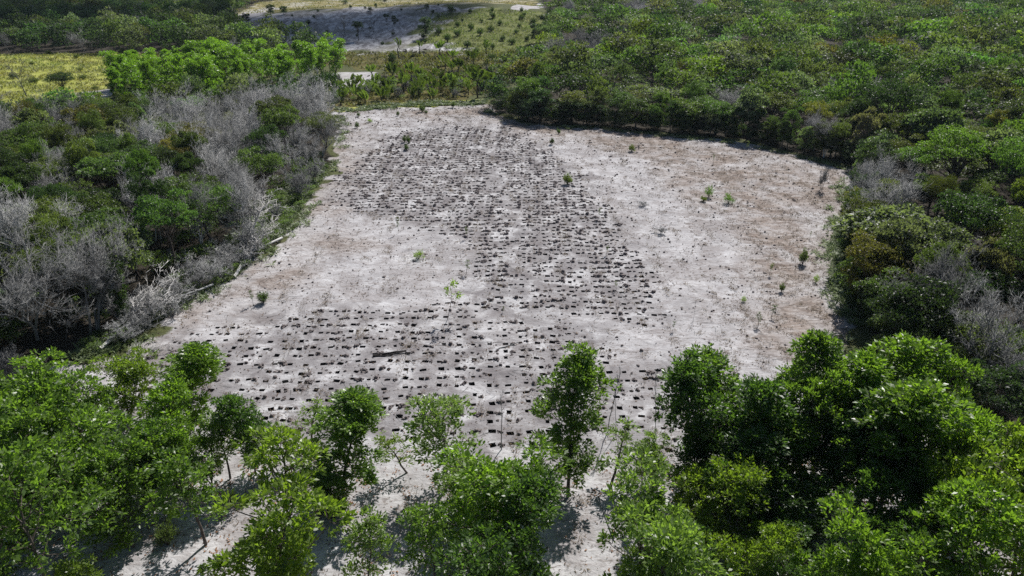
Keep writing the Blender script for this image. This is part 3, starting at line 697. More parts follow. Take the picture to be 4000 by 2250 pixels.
# base x, base y, top row, crown half-width (photograph pixels), kind, colour, label
FORE = [
 (805, 2130, 1790, 125, 'open', 'g', 'small round-headed tree on one long bare trunk standing in open white sand'),
 (1090, 2420, 1905, 235, 'round', 'y', 'broad yellow-green bushy tree below the bare-trunked tree on open sand'),
 (740, 1700, 1372, 105, 'tall', 'b', 'upright bright green tree whose crown covers the lower corner of the planted rows'),
 (510, 1650, 1395, 115, 'round', 'y', 'yellowish green tree just below the root end of the longest fallen dead tree'),
 (690, 1910, 1600, 140, 'round', 'b', 'bright green layered tree behind the small tree with the long bare trunk'),
 (340, 1990, 1545, 190, 'round', 'g', 'large dense green tree behind the dark-shaded tree with drooping leaf rosettes'),
 (500, 2140, 1765, 165, 'round', 'g', 'dense mid-green tree whose shade falls beside the long bare trunk'),
 (250, 2390, 1835, 165, 'open', 'g', 'dark open tree with big star-shaped leaf rosettes over deep shade'),
 (335, 2350, 2190, 95, 'open', 'y', 'low sparse yellow-green young tree at the edge of deep shade'),
 (300, 1760, 1440, 140, 'round', 'b', 'leafy green tree in front of the grey dead thicket'),
 (90, 1820, 1490, 130, 'round', 'g', 'leafy green tree standing against the grey dead thicket behind the dense green ones'),
 (110, 2100, 1640, 170, 'round', 'g', 'full green tree crowding against the dark open rosette tree'),
 (900, 1870, 1600, 90, 'open', 'p', 'pale open-crowned tree beside the slim dark tree near the planted rows'),
 (1065, 1845, 1512, 72, 'tall', 'd', 'slim dark green tree with a fine twiggy top at the edge of the planted rows'),
 (1212, 1745, 1540, 55, 'slim', 'p', 'thin pale sapling tree with see-through crown on a visible stem'),
 (1150, 1848, 1700, 52, 'slim', 'p', 'small sparse pale tree with thin dark stem on bright sand'),
 (1000, 1855, 1712, 52, 'slim', 'g', 'small sparse green tree beside the pale one on bright sand'),
 (1345, 1965, 1576, 118, 'tall', 'g', 'egg-shaped dense green tree standing alone between two strips of open sand'),
 (1312, 2010, 1830, 78, 'round', 'd', 'low dark green bush tree at the foot of the egg-shaped tree'),
 (1745, 1905, 1588, 135, 'open', 'p', 'pale green airy tree behind the broadest crown of the group'),
 (1590, 1850, 1690, 60, 'slim', 'y', 'small yellow-green tree tucked against the pale airy tree'),
 (1915, 2130, 1745, 215, 'round', 'b', 'broad spreading bright green tree casting a wide shadow over sand'),
 (1955, 2430, 2015, 190, 'round', 'd', 'dark green tree with bright shoots in front of the broad spreading tree'),
 (1695, 2340, 2005, 105, 'open', 'g', 'open green tree with two bare stems beside the dark tree with bright shoots'),
 (1445, 2350, 2035, 105, 'open', 'p', 'pale dull-green thin tree beside the tree with two bare stems'),
 (2218, 1945, 1440, 108, 'tall', 'g', 'tallest column-shaped deep green tree rising alone before the planted rows'),
 (2385, 1905, 1690, 72, 'slim', 'p', 'sparse young tree with crooked stem beside the tall column-shaped tree'),
 (2562, 1912, 1740, 82, 'round', 'p', 'small rounded dull green tree at the edge of the dark grove'),
 (2500, 2350, 1890, 195, 'round', 'p', 'broad pale-leaved green tree beside the long shadow of the column-shaped tree'),
 (2745, 2140, 1790, 145, 'round', 'y', 'yellow-green glossy tree at the front of the dark grove'),
 (2765, 1880, 1350, 105, 'tall', 'd', 'tall dark willowy tree first in the dark grove beside the planted rows'),
 (2945, 1890, 1395, 105, 'tall', 'd', 'tall dark narrow-leaved tree second in the dark grove'),
 (3085, 1885, 1340, 110, 'tall', 'g', 'tall green tree with dark lower half in the middle of the dark grove'),
 (3255, 1850, 1312, 125, 'tall', 'b', 'tall bright-topped tree highest of the grove against the stubble'),
 (3430, 2010, 1450, 150, 'tall', 'b', 'wide bright green tree with leaves lit against the black forest edge'),
 (3045, 1970, 1650, 125, 'open', 'b', 'leaning tree with dark slanting trunk and bright tufted head'),
 (3255, 2070, 1740, 100, 'open', 'g', 'small tree with scattered bright tufts over black shade'),
 (3630, 2220, 1665, 205, 'round', 'y', 'large yellow-olive rounded tree against bare grey twigs'),
 (3710, 2440, 1985, 190, 'round', 'b', 'full bright green tree below the large yellow-olive tree'),
 (3285, 2440, 2010, 180, 'round', 'b', 'fresh green tree with upright shoots below the black shade'),
 (2855, 2400, 2080, 115, 'round', 'y', 'low bright yellow-green tree at the corner of the black shade'),
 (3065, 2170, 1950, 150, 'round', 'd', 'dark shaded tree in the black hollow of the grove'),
 (190, 1900, 1580, 150, 'round', 'b', 'bushy bright tree squeezed between the thicket and the full green tree'),
 (430, 1790, 1480, 110, 'round', 'g', 'dense green tree between the yellowish tree and the leafy one before the thicket'),
 (30, 2290, 1960, 150, 'round', 'g', 'dark green tree behind the open tree with star-shaped rosettes'),
 (600, 1990, 1720, 110, 'round', 'd', 'dark low tree in the shade behind the long bare trunk'),
 (830, 1900, 1640, 80, 'round', 'g', 'rounded green tree next to the layered bright green one'),
 (1830, 2010, 1800, 110, 'round', 'p', 'pale shrubby tree below the airy one, beside the broad spreading crown'),
 (2640, 1960, 1700, 80, 'tall', 'd', 'dark slender tree at the foot of the willowy tree of the grove'),
 (2860, 1990, 1640, 110, 'tall', 'd', 'dark willowy tree in the shade behind the yellow-green glossy tree'),
 (3180, 1980, 1560, 110, 'tall', 'd', 'dark tree filling the gap behind the leaning trunk'),
 (3560, 2080, 1600, 130, 'round', 'b', 'bright bushy tree behind the large yellow-olive tree'),
 (3400, 2320, 1960, 130, 'round', 'd', 'dark tree at the back of the fresh green one with upright shoots'),
 (3950, 2300, 1800, 160, 'round', 'y', 'yellow-green tree at the far side of the large yellow-olive one'),
 (2680, 2400, 2100, 130, 'round', 'd', 'low dark tree between the pale-leaved tree and the low bright one'),
 (3010, 2330, 2110, 120, 'round', 'd', 'low dark tree in the black shade beside the low bright one'),
 (2855, 1860, 1400, 110, 'tall', 'g', 'tall green tree closing the gap after the willowy first one of the grove'),
 (3170, 1870, 1365, 115, 'tall', 'b', 'tall bright tree closing the gap beside the highest one of the grove'),
 (3345, 1920, 1385, 120, 'tall', 'g', 'tall green tree between the highest one and the wide bright one'),
 (3010, 1930, 1480, 120, 'round', 'g', 'full green tree in front of the tall dark narrow-leaved one'),
 (3560, 1960, 1500, 130, 'round', 'b', 'bright rounded tree at the shaded forest side of the wide bright one'),
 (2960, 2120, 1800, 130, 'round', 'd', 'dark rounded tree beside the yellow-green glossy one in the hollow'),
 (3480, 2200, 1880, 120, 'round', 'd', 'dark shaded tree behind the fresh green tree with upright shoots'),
]
for i, (bx, by, ty, hw, kind, c, lab) in enumerate(FORE):
    p = ground_at(bx, by); h = height_to(p, ty); r = hw * depth_of(p) / F4 * {'tall': 1.42, 'round': 1.24, 'open': 1.22, 'slim': 1.25}[kind]
    vh, vr = VR[kind]; v = PLV[kind][i % len(PLV[kind])]
    sxy = r / vr; sz = h / vh
    k = math.sqrt(sxy * sz)
    tl = (0.02, 0.16) if 'leaning' in lab else None
    col = np.array(G[c]) * np.random.default_rng(i).uniform(0.92, 1.08)
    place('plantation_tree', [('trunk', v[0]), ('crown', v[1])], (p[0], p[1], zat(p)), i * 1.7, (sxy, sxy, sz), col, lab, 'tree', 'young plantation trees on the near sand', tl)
# grove across the yellow grassland
gp = poisson(GROVE, 3.3, 6000, 5)
gr_ = np.random.default_rng(55)
for i, p in enumerate(gp):
    kind = ['tall', 'round', 'tall', 'open'][i % 4]; v = PLV[kind][int(gr_.integers(3))]; vh, vr = VR[kind]
    h = gr_.uniform(6.0, 9.0) * (0.72 if p[0] > -38 else 1.0); s = h / vh
    c = np.array([1.15, 1.2, 0.9]) * gr_.uniform(0.9, 1.3)
    place('plantation_tree', [('trunk', v[0]), ('crown', v[1])], (p[0], p[1], zat(p)), gr_.uniform(0, 6.28), (s * 1.15, s * 1.15, s), c,
          'bright green upright tree in the planted grove beside the yellow grassland', 'tree', 'planted grove beside the yellow grassland')

# ------------------------------------------------------------------ natural forest round the clearing
FV = {
 'dome': [gen_forest(301 + i, 7.5, 3.4, [0.72, 0.95, 0.60][i % 3], 0.35, 25, 1.0, 300, 0.24, 0.46) for i in range(6)],
 'wide': [gen_forest(311 + i, 7.0, 4.0, 0.50, 0.40, 26, 1.05, 310, 0.23, 0.44) for i in range(3)],
 'edge': [gen_forest(321 + i, 7.0, 2.9, 0.85, 0.30, 42, 0.85, 200, 0.25, 0.45, low=0.75) for i in range(5)],
 'pale': [gen_forest(331 + i, 7.5, 3.2, 0.80, 0.35, 32, 0.9, 160, 0.34, 0.55, low=0.25) for i in range(3)],
 'fine': [gen_forest(341 + i, 7.0, 3.3, 0.55, 0.38, 34, 1.0, 330, 0.17, 0.5) for i in range(2)],
}
DV = [gen_dead(401 + i, 8.0, 0.8, n1=8, n2=7, n3=8, n4=5, stems=2 if i % 2 else 3) for i in range(5)]
DT = [gen_dead(411 + i, 7.5, 0.55, n1=7, n2=5, n3=6, n4=3, stems=1, trunk_r=0.14) for i in range(2)]
DB = [gen_dead(421 + i, 2.6, 0.9, n1=7, n2=6, n3=7, n4=4, stems=3, tw=0.011, trunk_r=0.045) for i in range(3)]
FCOL = {'dark': (0.52, 0.62, 0.66), 'olive': (1.12, 1.04, 0.85), 'mid': (0.95, 1.02, 0.92), 'pale': (1.50, 1.42, 1.95), 'bright': (1.05, 1.32, 0.85), 'rust': (1.45, 1.02, 0.80), 'lime': (1.45, 1.55, 0.75)}
WHAT = {'dark': 'dark green domed broadleaf tree', 'olive': 'olive-green domed broadleaf tree', 'mid': 'mid-green domed broadleaf tree', 'pale': 'silvery pale-leaved broadleaf tree',
        'bright': 'fresh bright green broadleaf tree', 'rust': 'rusty brown-tinged broadleaf tree', 'lime': 'lime-green crowned broadleaf tree'}
fr = np.random.default_rng(77)
def forest_tree(p, kind, hue, h, wd, label, group):
    v = FV[kind][int(fr.integers(len(FV[kind])))]; s = h / 7.4; c = np.array(FCOL[hue]) * fr.uniform(0.70, 1.3) * np.exp(fr.normal(0, 0.07, 3))
    return place('forest_tree', [('trunk', v[0]), ('crown', v[1])], (p[0], p[1], zat(p) - 0.05), fr.uniform(0, 6.28), (wd, wd, s), c, label, 'tree', group)
def dead_tree(p, h, label, group, v=None, s=None, g=1.0):
    v = v or DV[int(fr.integers(len(DV)))]; s = h / 8.0; c = np.array([1, 0.99, 0.98]) * fr.choice([0.8, 1.0, 1.3, 1.6]) * g
    o = place('dead_tree', [('trunk', v[0]), ('twigs', v[1])], (p[0], p[1], zat(p)), fr.uniform(0, 6.28), (s * fr.uniform(0.85, 1.05),) * 2 + (s,), c, label, 'dead tree', group)
    k = fr.choice([0.6, 1.0, 1.7, 2.0]); o.children[0].color = (*(c * k), 1)
    return o

# every tree of the three woods is drawn up first; the 300 nearest green ones become single trees, the rest joined canopy
def in_view(P): return np.abs(P[:, 0]) < 0.78 * P[:, 1] + 30
GREEN = []                               # (distance, point, kind, hue, height, width, label, group, wood)
pr = poisson(FOR_R, 3.3, 60000, 8, grow=0.0085, keep=in_view)
sd_r = sdist(pr, FOR_R)
deadR = [world_poly(q) for q in ([(2060, 330), (2250, 200), (2500, 215), (2560, 260), (2350, 290), (2120, 340)], [(3270, 800), (3440, 800), (3460, 1090), (3300, 1080)], [(3080, 560), (3220, 560), (3300, 640), (3220, 650)],
                                [(2350, 60), (2750, 40), (2800, 90), (2400, 110)], [(1960, 425), (2030, 425), (2060, 475), (1990, 470)], [(3850, 1560), (4000, 1500), (4100, 1750), (3900, 1800)])]
isd = np.zeros(len(pr), bool)
for q in deadR: isd |= inside(pr, q)
isd = (isd & (fr.random(len(pr)) < 0.8)) | (fr.random(len(pr)) < 0.03)
patch = vnoise(pr, 45, 21); edge_extra = []
HUES = ['dark', 'dark', 'dark', 'mid', 'mid', 'mid', 'olive', 'olive', 'pale', 'bright', 'bright', 'lime']
for p, s_, d_, pt in zip(pr, sd_r, isd, patch):
    if d_:
        dead_tree(p, fr.uniform(5.0, 8.0), 'leafless grey tree standing among the green crowns of the dense forest', 'bare grey trees in the dense forest'); continue
    hue = HUES[int(fr.integers(len(HUES)))] if fr.random() > 0.04 else ['lime', 'lime', 'rust'][int(fr.integers(3))]
    if pt > 0.5 and fr.random() < 0.6: hue = 'pale'
    kind = 'pale' if hue == 'pale' else (['dome', 'dome', 'wide', 'fine'][int(fr.integers(4))])
    h = fr.uniform(4.6, 8.8); wd = fr.uniform(0.5, 1.1)
    if fr.random() < 0.16: h = fr.uniform(9, 11.5); wd = fr.uniform(1.0, 1.4)
    if s_ < 4.5: kind = 'edge' if hue != 'pale' else 'pale'; h = fr.uniform(5.5, 8.4)
    where = 'in the front wall of the dense forest beside the stubble' if s_ < 4.5 else 'inside the dense forest beyond the stubble'
    GREEN.append((math.hypot(*p), p, kind, hue, h, wd, '%s %s' % (WHAT[hue], where), '%s trees, %s' % (hue, where), 0))

front = FOR_R[:12]
for a, b in zip(front[:-1], front[1:]):
    ln = float(np.hypot(*(b - a))); nrm = np.array([(b - a)[1], -(b - a)[0]]) / ln * -1
    for k in range(int(ln / 2.1)):
        p = a + (b - a) * (k + fr.random()) / (ln / 2.1) + nrm * fr.uniform(0.2, 1.6)
        hue = ['dark', 'mid', 'dark', 'olive', 'pale'][int(fr.integers(5))]
        GREEN.append((math.hypot(*p), p, 'edge', hue, fr.uniform(3.2, 6.2), fr.uniform(0.40, 0.70), '%s in the front wall of the dense forest beside the stubble' % WHAT[hue], '%s trees, in the front wall of the dense forest beside the stubble' % hue, 0))

# the mixed grey and green wood behind the fallen trees
pl = poisson(FOR_L, 3.2, 20000, 9, grow=0.004, keep=in_view)
sd_l = sdist(pl, FOR_L)
deadL = [world_poly(q) for q in ([(520, 700), (620, 560), (900, 500), (1310, 470), (1300, 640), (1180, 800), (1080, 920), (900, 960), (800, 800), (640, 760)], [(0, 1560), (0, 1150), (200, 1130), (300, 1250), (430, 1330), (260, 1430)],
                                 [(440, 1250), (520, 1200), (700, 1120), (900, 1000), (1000, 1000), (900, 1085), (680, 1195), (480, 1370)])]
for p, s_ in zip(pl, sd_l):
    P1 = p[None]; dz = [bool(inside(P1, q)[0]) for q in deadL]
    if dz[2] or (s_ < 2.2 and 45 < p[1] < 105):
        if fr.random() < 0.6:
            v = DB[int(fr.integers(3))]; s = fr.uniform(0.8, 1.5)
            place('dead_shrub', [('stems', v[0]), ('twigs', v[1])], (p[0], p[1], zat(p)), fr.uniform(0, 6.28), s, np.ones(3) * fr.uniform(0.9, 1.5), 'low leafless grey shrub along the edge of the mixed wood', 'dead shrub', 'bare shrubs along the edge of the mixed wood')
        continue
    if any(dz) and fr.random() < 0.66 or fr.random() < 0.14:
        dead_tree(p, fr.uniform(6.2, 8.6) if not dz[1] else fr.uniform(8.0, 10.0), 'leafless grey twiggy tree in the thicket behind the fallen trees' if any(dz) else 'leafless grey tree among the green crowns of the mixed wood',
                  'grey dead thicket' if any(dz) else 'scattered dead trees of the mixed wood', g=1.15)
        continue
    hue = ['olive', 'mid', 'dark', 'olive', 'mid', 'pale', 'bright', 'rust', 'dark'][int(fr.integers(9))]
    if hue == 'rust' and fr.random() < 0.5: hue = 'olive'
    kind = 'pale' if hue == 'pale' else ['dome', 'wide', 'fine', 'dome'][int(fr.integers(4))]
    GREEN.append((math.hypot(*p), p, kind, hue, fr.uniform(5.4, 9.2), fr.uniform(0.5, 1.05), '%s in the mixed wood behind the fallen dead trees' % WHAT[hue], '%s trees of the mixed wood' % hue, 1))

for p in poisson(deadL[2], 1.9, 3000, 18):
    v = DB[int(fr.integers(3))]; s = fr.uniform(0.5, 1.2)
    place('dead_shrub', [('stems', v[0]), ('twigs', v[1])], (p[0], p[1], zat(p)), fr.uniform(0, 6.28), (s * 1.2, s * 1.2, s * 0.8), np.ones(3) * fr.uniform(0.9, 1.7), 'low leafless grey shrub along the edge of the mixed wood', 'dead shrub', 'bare shrubs along the edge of the mixed wood')

# dark wood beyond the yellow grassland
pf = poisson(FOR_FL, 4.4, 40000, 10, grow=0.006, keep=in_view)
for i, p in enumerate(pf):
    if fr.random() < 0.10:
        dead_tree(p, fr.uniform(5, 8), 'leafless grey tree in the wood beyond the yellow grassland', 'bare trees in the wood beyond the grassland'); continue
    hue = ['dark', 'mid', 'dark', 'olive', 'pale', 'bright'][int(fr.integers(6))]
    h = fr.uniform(6.0, 9.5) if p[0] < -45 else fr.uniform(3.0, 5.5)
    GREEN.append((math.hypot(*p), p, ['edge', 'dome', 'edge', 'wide'][int(fr.integers(4))], hue, h, fr.uniform(0.75, 1.15), '%s in the wood beyond the yellow grassland' % WHAT[hue], '%s trees beyond the grassland' % hue, 2))
GREEN.sort(key=lambda g: g[0])
rest = {0: [], 1: [], 2: []}; ng = 0
for dist, p, kind, hue, h, wd, lab, grp, wood_id in GREEN:
    vis = abs(p[0]) < 0.76 * p[1] + 16 and p[1] > 22
    if vis: ng += 1
    if vis and ng <= 300: forest_tree(p, kind, hue, h, wd, lab, grp)
    else: rest[wood_id].append((p, hue, h, wd))
lo = [gen_forest(351 + i, 7.5, 3.6, 0.66, 0.35, 20, 1.15, 36, 0.58, 0.5, build=False) for i in range(8)]
md = [gen_forest(371 + i, 7.5, 3.4, [0.62, 0.75][i % 2], 0.35, 28, 1.0, 52, 0.46, 0.5, low=[0, 0.6][i % 2], build=False) for i in range(8)]
lw = [gen_forest(391 + i, 7.5, 3.2, 0.8, 0.35, 34, 1.0, 26, 0.62, 0.5, low=0.8, build=False) for i in range(4)]
def far_mass(name, lst, label, pool=None):
    Vs, ts, cs = [], [], []
    for p, hue, h, wr_ in lst:
        pool_ = pool or (md if math.hypot(*p) < 185 else lo); V, t = pool_[int(fr.integers(len(pool_)))]; a = fr.uniform(0, 6.28); s = h / 7.4; wd = wr_ * 1.12; c, sn = math.cos(a) * wd, math.sin(a) * wd
        Vs.append(np.column_stack([V[:, 0] * c - V[:, 1] * sn + p[0], V[:, 0] * sn + V[:, 1] * c + p[1], V[:, 2] * s + zat(p)])); ts.append(t)
        cs.append(np.tile(np.array(FCOL[hue]) * fr.uniform(0.65, 1.35) * np.exp(fr.normal(0, 0.08, 3)), (len(t), 1)))
    V = np.concatenate(Vs); n = len(V) // 4
    me = mesh(name, V, [np.arange(4 * n).reshape(n, 4)], [M['forest_far']], tint=np.concatenate(ts), col=np.concatenate(cs))
    return tag(obj(name, me), label, 'forest', kind='stuff')
if rest[0]: far_mass('far_forest', rest[0], 'distant green canopy of the dense forest running to the horizon')
if rest[1]: far_mass('mixed_wood', rest[1], 'joined green canopy at the back of the mixed wood')
if rest[2]: far_mass('far_wood', rest[2], 'distant canopy of the wood behind the yellow grassland', lw)

# ------------------------------------------------------------------ trees one can pick out
def single(px, py, top, hw, kind, hue, lab, name='forest_tree'):
    p = ground_at(px, py); d = depth_of(p); h = max(0.8, (py - top) * d / F4 / math.cos(PITCH + math.atan((py - 1125) / F4)) * 1.0)
    if kind == 'dead':
        v = DT[px % 2]; s = h / 7.5
        return place('dead_tree', [('trunk', v[0]), ('twigs', v[1])], (p[0], p[1], zat(p)), px, (s, s, s), np.ones(3) * 0.55, lab, 'dead tree')
    v = FV[kind][px % len(FV[kind])]; r = hw * d / F4
    return place(name, [('trunk', v[0]), ('crown', v[1])], (p[0], p[1], zat(p)), px, (r / 3.2, r / 3.2, h / 7.4), FCOL[hue], lab, 'tree')
single(1663, 150, 64, 30, 'edge', 'dark', 'large dark round tree standing where the bare dune meets the grass')
single(2105, 172, 84, 46, 'edge', 'dark', 'big dark dome-shaped tree at the corner of the dense forest by the grassy mound')
single(1401, 158, 88, 22, 'dome', 'dark', 'dark leaning-crowned tree with bare lower stems on the grey dune foot')
single(1511, 97, 58, 13, 'dome', 'dark', 'small dark tree, one of a pair halfway up the bare dune, with several thin stems')
single(1541, 103, 60, 12, 'edge', 'dark', 'small dark tree, the denser one of a pair halfway up the bare dune')
single(1669, 43, 14, 11, 'edge', 'mid', 'little dark tree alone on the crest of the bare dune')
single(1469, 34, 12, 8, 'edge', 'mid', 'little tree at the upper rim of the dune beside the yellow strip')
single(1426, 38, 24, 7, 'edge', 'dark', 'tiny round bush at the upper rim of the dune')
single(1349, 18, 0, 15, 'edge', 'mid', 'rounded tree on the yellow plain behind the dune')
single(1504, 12, -10, 12, 'edge', 'dark', 'dark tree on the plain behind the dune crest')
single(1060, 62, 15, 20, 'edge', 'bright', 'green tree beside the sandy strip near the dark wood')
single(1110, 58, 22, 18, 'edge', 'bright', 'bright bushy tree on the yellow strip beside the sandy strip')
single(965, 92, 50, 20, 'edge', 'dark', 'dark bushy tree below the sandy strip')
single(1534, 268, 205, 17, 'edge', 'dark', 'dark narrow tree standing in the brown marsh')
single(255, 388, 288, 48, 'dome', 'dark', 'dark-crowned lone tree on the yellow grassland near the sand patch')
single(1240, 400, 290, 60, 'edge', 'mid', 'full green tree at the sandy end of the planted grove')
single(110, 380, 250, 30, 'dead', 'mid', 'lone leafless tree on the yellow grassland')
single(1340, 172, 72, 20, 'dead', 'mid', 'tall blackish leafless tree at the foot of the grey dune')
single(1462, 131, 78, 10, 'dead', 'mid', 'thin leafless tree on the face of the grey dune')
single(1440, 150, 112, 8, 'dead', 'mid', 'short leafless tree low on the grey dune')
single(925, 812, 585, 90, 'dead', 'mid', 'tall dark-trunked dead tree with forked top rising out of the grey thicket')
# narrow ivy-clad column by the fallen trees
pc = ground_at(497, 1275); vcol = gen_forest(361, 7.5, 1.0, 0.5, 0.2, 60, 0.55, 130, 0.2, 0.45, low=0.95)
place('column_tree', [('trunk', vcol[0]), ('crown', vcol[1])], (pc[0], pc[1], 0), 0.4, (0.72, 0.72, height_to(pc, 1030) / 7.4), (0.75, 0.95, 0.6), 'narrow dark column of leaves standing behind the longest fallen dead tree', 'tree')

# fallen bleached trees along the wood's edge
def fallen(b, e, label, L=None, seed=0, rise=0.10, col='pale'):
    a = ground_at(*b); t = ground_at(*e); d = t - a; ln = float(np.hypot(*d))
    v = gen_dead(440 + seed, 8.0, 0.42, tl=(0.88, 0.95), ll=(0.20, 0.38), n1=12, n2=7, n3=6, n4=3, mat=col, stems=1, tw=0.026, trunk_r=0.14)
    s = (L or ln) / 7.6
    o = place('fallen_tree', [('trunk', v[0]), ('twigs', v[1])], (a[0], a[1], zat(a) + 0.30), 0, s, (1.6, 1.6, 1.6), label, 'fallen tree', 'bleached fallen trees at the edge of the wood')
    o.rotation_mode = 'QUATERNION'; o.rotation_quaternion = Vector((d[0] / ln, d[1] / ln, rise)).to_track_quat('Z', 'Y')
fallen((409, 1376), (680, 1190), 'longest fallen bleached tree reaching from the planted rows to the wood', seed=1)
fallen((903, 1086), (1050, 935), 'fallen bleached tree with a fan of white branches pointing up the slope', seed=2, rise=0.16)
fallen((885, 1086), (690, 1050), 'thin fallen dead tree lying crosswise at the foot of the fan-branched one', seed=3)
fallen((1105, 945), (925, 1050), 'twiggy grey fallen tree along the sand above the fan-branched one', seed=4, rise=0.10)
fallen((830, 1130), (650, 1235), 'dark fallen log with grey twigs beside the upper end of the longest fallen tree', seed=5, rise=0.08, col='dead')
fallen((420, 1440), (600, 1385), 'broken pale fallen tree below the root end of the longest fallen tree', seed=6, rise=0.2)

# ------------------------------------------------------------------ traveller's palms in the wet belt
def palm_leaf(seed, Lp, Lb, Wb, dead=False):
    rg = np.random.default_rng(seed); b = MB(); n = 7
    x = np.linspace(0, Lp, 4); arch = 0.05 if not dead else 0.0
    b.tube(np.column_stack([x * 0, np.linspace(0, 0, 4), x]), np.linspace(0.05, 0.03, 4), 4, False)
    t = np.linspace(0, 1, n + 1); z = Lp + Lb * np.sin(t * 1.15) / 1.15 * 1.0; y = -Lb * 0.25 * t ** 2
    wd = Wb * 0.5 * np.sin(np.pi * (0.10 + 0.86 * t)) ** 0.6
    for sg in (1, -1):
        for i in range(n):
            if rg.random() < 0.04: continue
            gap = 0.93 if rg.random() < 0.5 else 1.0
            z1 = z[i] + (z[i + 1] - z[i]) * gap; y1 = y[i] + (y[i + 1] - y[i]) * gap
            dr = rg.uniform(-0.10, 0.12) * Wb
            V = [(0, y[i], z[i]), (sg * wd[i], y[i] + 0.10 + dr, z[i] + 0.08), (sg * wd[i + 1], y1 + 0.10 + dr, z1 + 0.08), (0, y1, z1)]
            b.add(V, [[0, 1, 2, 3]], tint=np.clip(rg.normal(0.5, 0.2), 0, 1))
    return b.build('leaf', M['palm_dead' if dead else 'palm'])
PL = [palm_leaf(500 + i, 0.5 + 0.12 * i, 1.9, 0.66) for i in range(4)]; PD = [palm_leaf(510 + i, 0.9, 1.4, 0.38, True) for i in range(2)]
def gen_ptrunk(seed, h):
    rg = np.random.default_rng(seed); b = MB(); b.tube(bent((0, 0, -0.1), (rg.normal(0, .06), rg.normal(0, .06), 1), h + 0.1, 0.1, 5, rg, 0.04), np.linspace(0.14, 0.11, 6), 7)
    return b.build('trunk', M['bark'], True)
PT = [gen_ptrunk(520 + i, h) for i, h in enumerate((0.3, 0.9, 1.6, 2.4))]
pg = np.random.default_rng(91)
bp_ = poisson(BELT, 3.3, 9000, 12)
extra = [ground_at(*q) for q in ((1850, 255), (1770, 240), (1990, 235), (2010, 265), (1900, 285), (1640, 215), (1720, 222), (2140, 262), (2160, 268), (3010, 270), (3040, 280), (1740, 270), (1560, 232), (1830, 232), (1900, 212))]
for i, p in enumerate(list(bp_) + extra):
    k = int(pg.choice(4, p=[0.45, 0.25, 0.2, 0.1])) if i < len(bp_) else int(pg.choice(4, p=[0.3, 0.3, 0.2, 0.2])); hz = (0.3, 0.9, 1.6, 2.4)[k]; s = pg.uniform(0.85, 1.35)
    e = empty('traveller_palm', (p[0], p[1], zat(p)), pg.uniform(-1.2, 1.2), (s, s, s))
    lone = i >= len(bp_)
    tag(e, 'fan-leaved palm standing apart among marsh and scrub' if lone else ('fan-leaved palm on a tall bare trunk in the wet belt behind the clearing' if k >= 2 else 'low clump of broad paddle-leaved palm in the wet belt behind the clearing'),
        'palm', 'lone palms in the marsh' if lone else ('tall palms of the wet belt' if k >= 2 else 'low palms of the wet belt'))
    obj('trunk', PT[k], e)
    c = np.array([1.0, 1.0, 0.9]) * pg.choice([0.65, 0.9, 1.1, 1.7])
    nl = int(pg.integers(5, 8))
    for j in range(nl):
        a = -0.75 + 1.5 * j / (nl - 1) + pg.normal(0, 0.10)
        o = obj('leaf', PL[int(pg.integers(4))], e, (0, 0, hz - 0.05)); o.rotation_euler = (pg.normal(0, 0.12), a * 0.85, pg.normal(0, 0.15)); o.color = (*(c * pg.uniform(0.8, 1.2)), 1)
    if pg.random() < 0.75:
        for j in range(int(pg.integers(1, 5))):
            o = obj('leaf', PD[j % 2], e, (0, 0, hz - 0.1)); o.rotation_euler = (pg.normal(0, 0.3), pg.choice([-1, 1]) * pg.uniform(1.7, 2.6), pg.uniform(-1.5, 1.5))

for i, p in enumerate(poisson(BELT, 5.0, 900, 17)[:22]):
    v = DB[i % 3]; s_ = pg.uniform(0.6, 1.1)
    place('dead_shrub', [('stems', v[0]), ('twigs', v[1])], (p[0], p[1], zat(p)), i, s_, np.ones(3) * pg.uniform(0.7, 1.2), 'grey leafless shrub between the palms of the wet belt', 'dead shrub', 'bare shrubs between the palms')
# ------------------------------------------------------------------ shrubs, saplings and dead sticks in the clearing
BU = [gen_bush(601 + i, 1.2, 0.62, 30, 12, 0.15, 'forest') for i in range(4)]; BP = [gen_bush(611 + i, 1.0, 0.6, 16, 9, 0.17, 'plant', wr=0.3) for i in range(2)]
SA = [gen_sapling(621 + i, 2.0, 7, 10, 0.16, 0.40, Rm=0.28) for i in range(4)]; ST = [gen_sapling(631 + i, 2.2, 6, 4, 0.12, 0.5, bare=True, Rm=0.3) for i in range(3)]
def shrub(px, py, hpx, lab, kind='bush', wpx=None, c=(1, 1, 1)):
    p = ground_at(px, py); d = depth_of(p); al = PITCH + math.atan((py - 1125) / F4); h = hpx * d / F4 / math.cos(al)
    base = {'bush': (BU, 1.25, 0.72), 'pale': (BP, 1.05, 0.7), 'sapling': (SA, 2.1, 0.42), 'stick': (ST, 2.25, 0.5), 'dry': (DB, 2.6, 1.9)}[kind]
    v = base[0][(px + py) % len(base[0])]; r = (wpx * d / F4) if wpx else h / base[1] * base[2]
    nm = {'bush': 'shrub', 'pale': 'shrub', 'sapling': 'sapling', 'stick': 'dead_sapling', 'dry': 'dead_shrub'}[kind]; cat = {'shrub': 'shrub', 'sapling': 'sapling', 'dead_sapling': 'dead sapling', 'dead_shrub': 'dead shrub'}[nm]
    pn = {'bush': ('stems', 'foliage'), 'pale': ('stems', 'foliage'), 'sapling': ('stem', 'foliage'), 'stick': ('stem', 'foliage'), 'dry': ('stems', 'twigs')}[kind]
    s = h / base[1]
    place(nm, [(pn[0], v[0]), (pn[1], v[1])], (p[0], p[1], zat(p)), px * 0.7, (r / base[2], r / base[2], s), c, lab, cat)
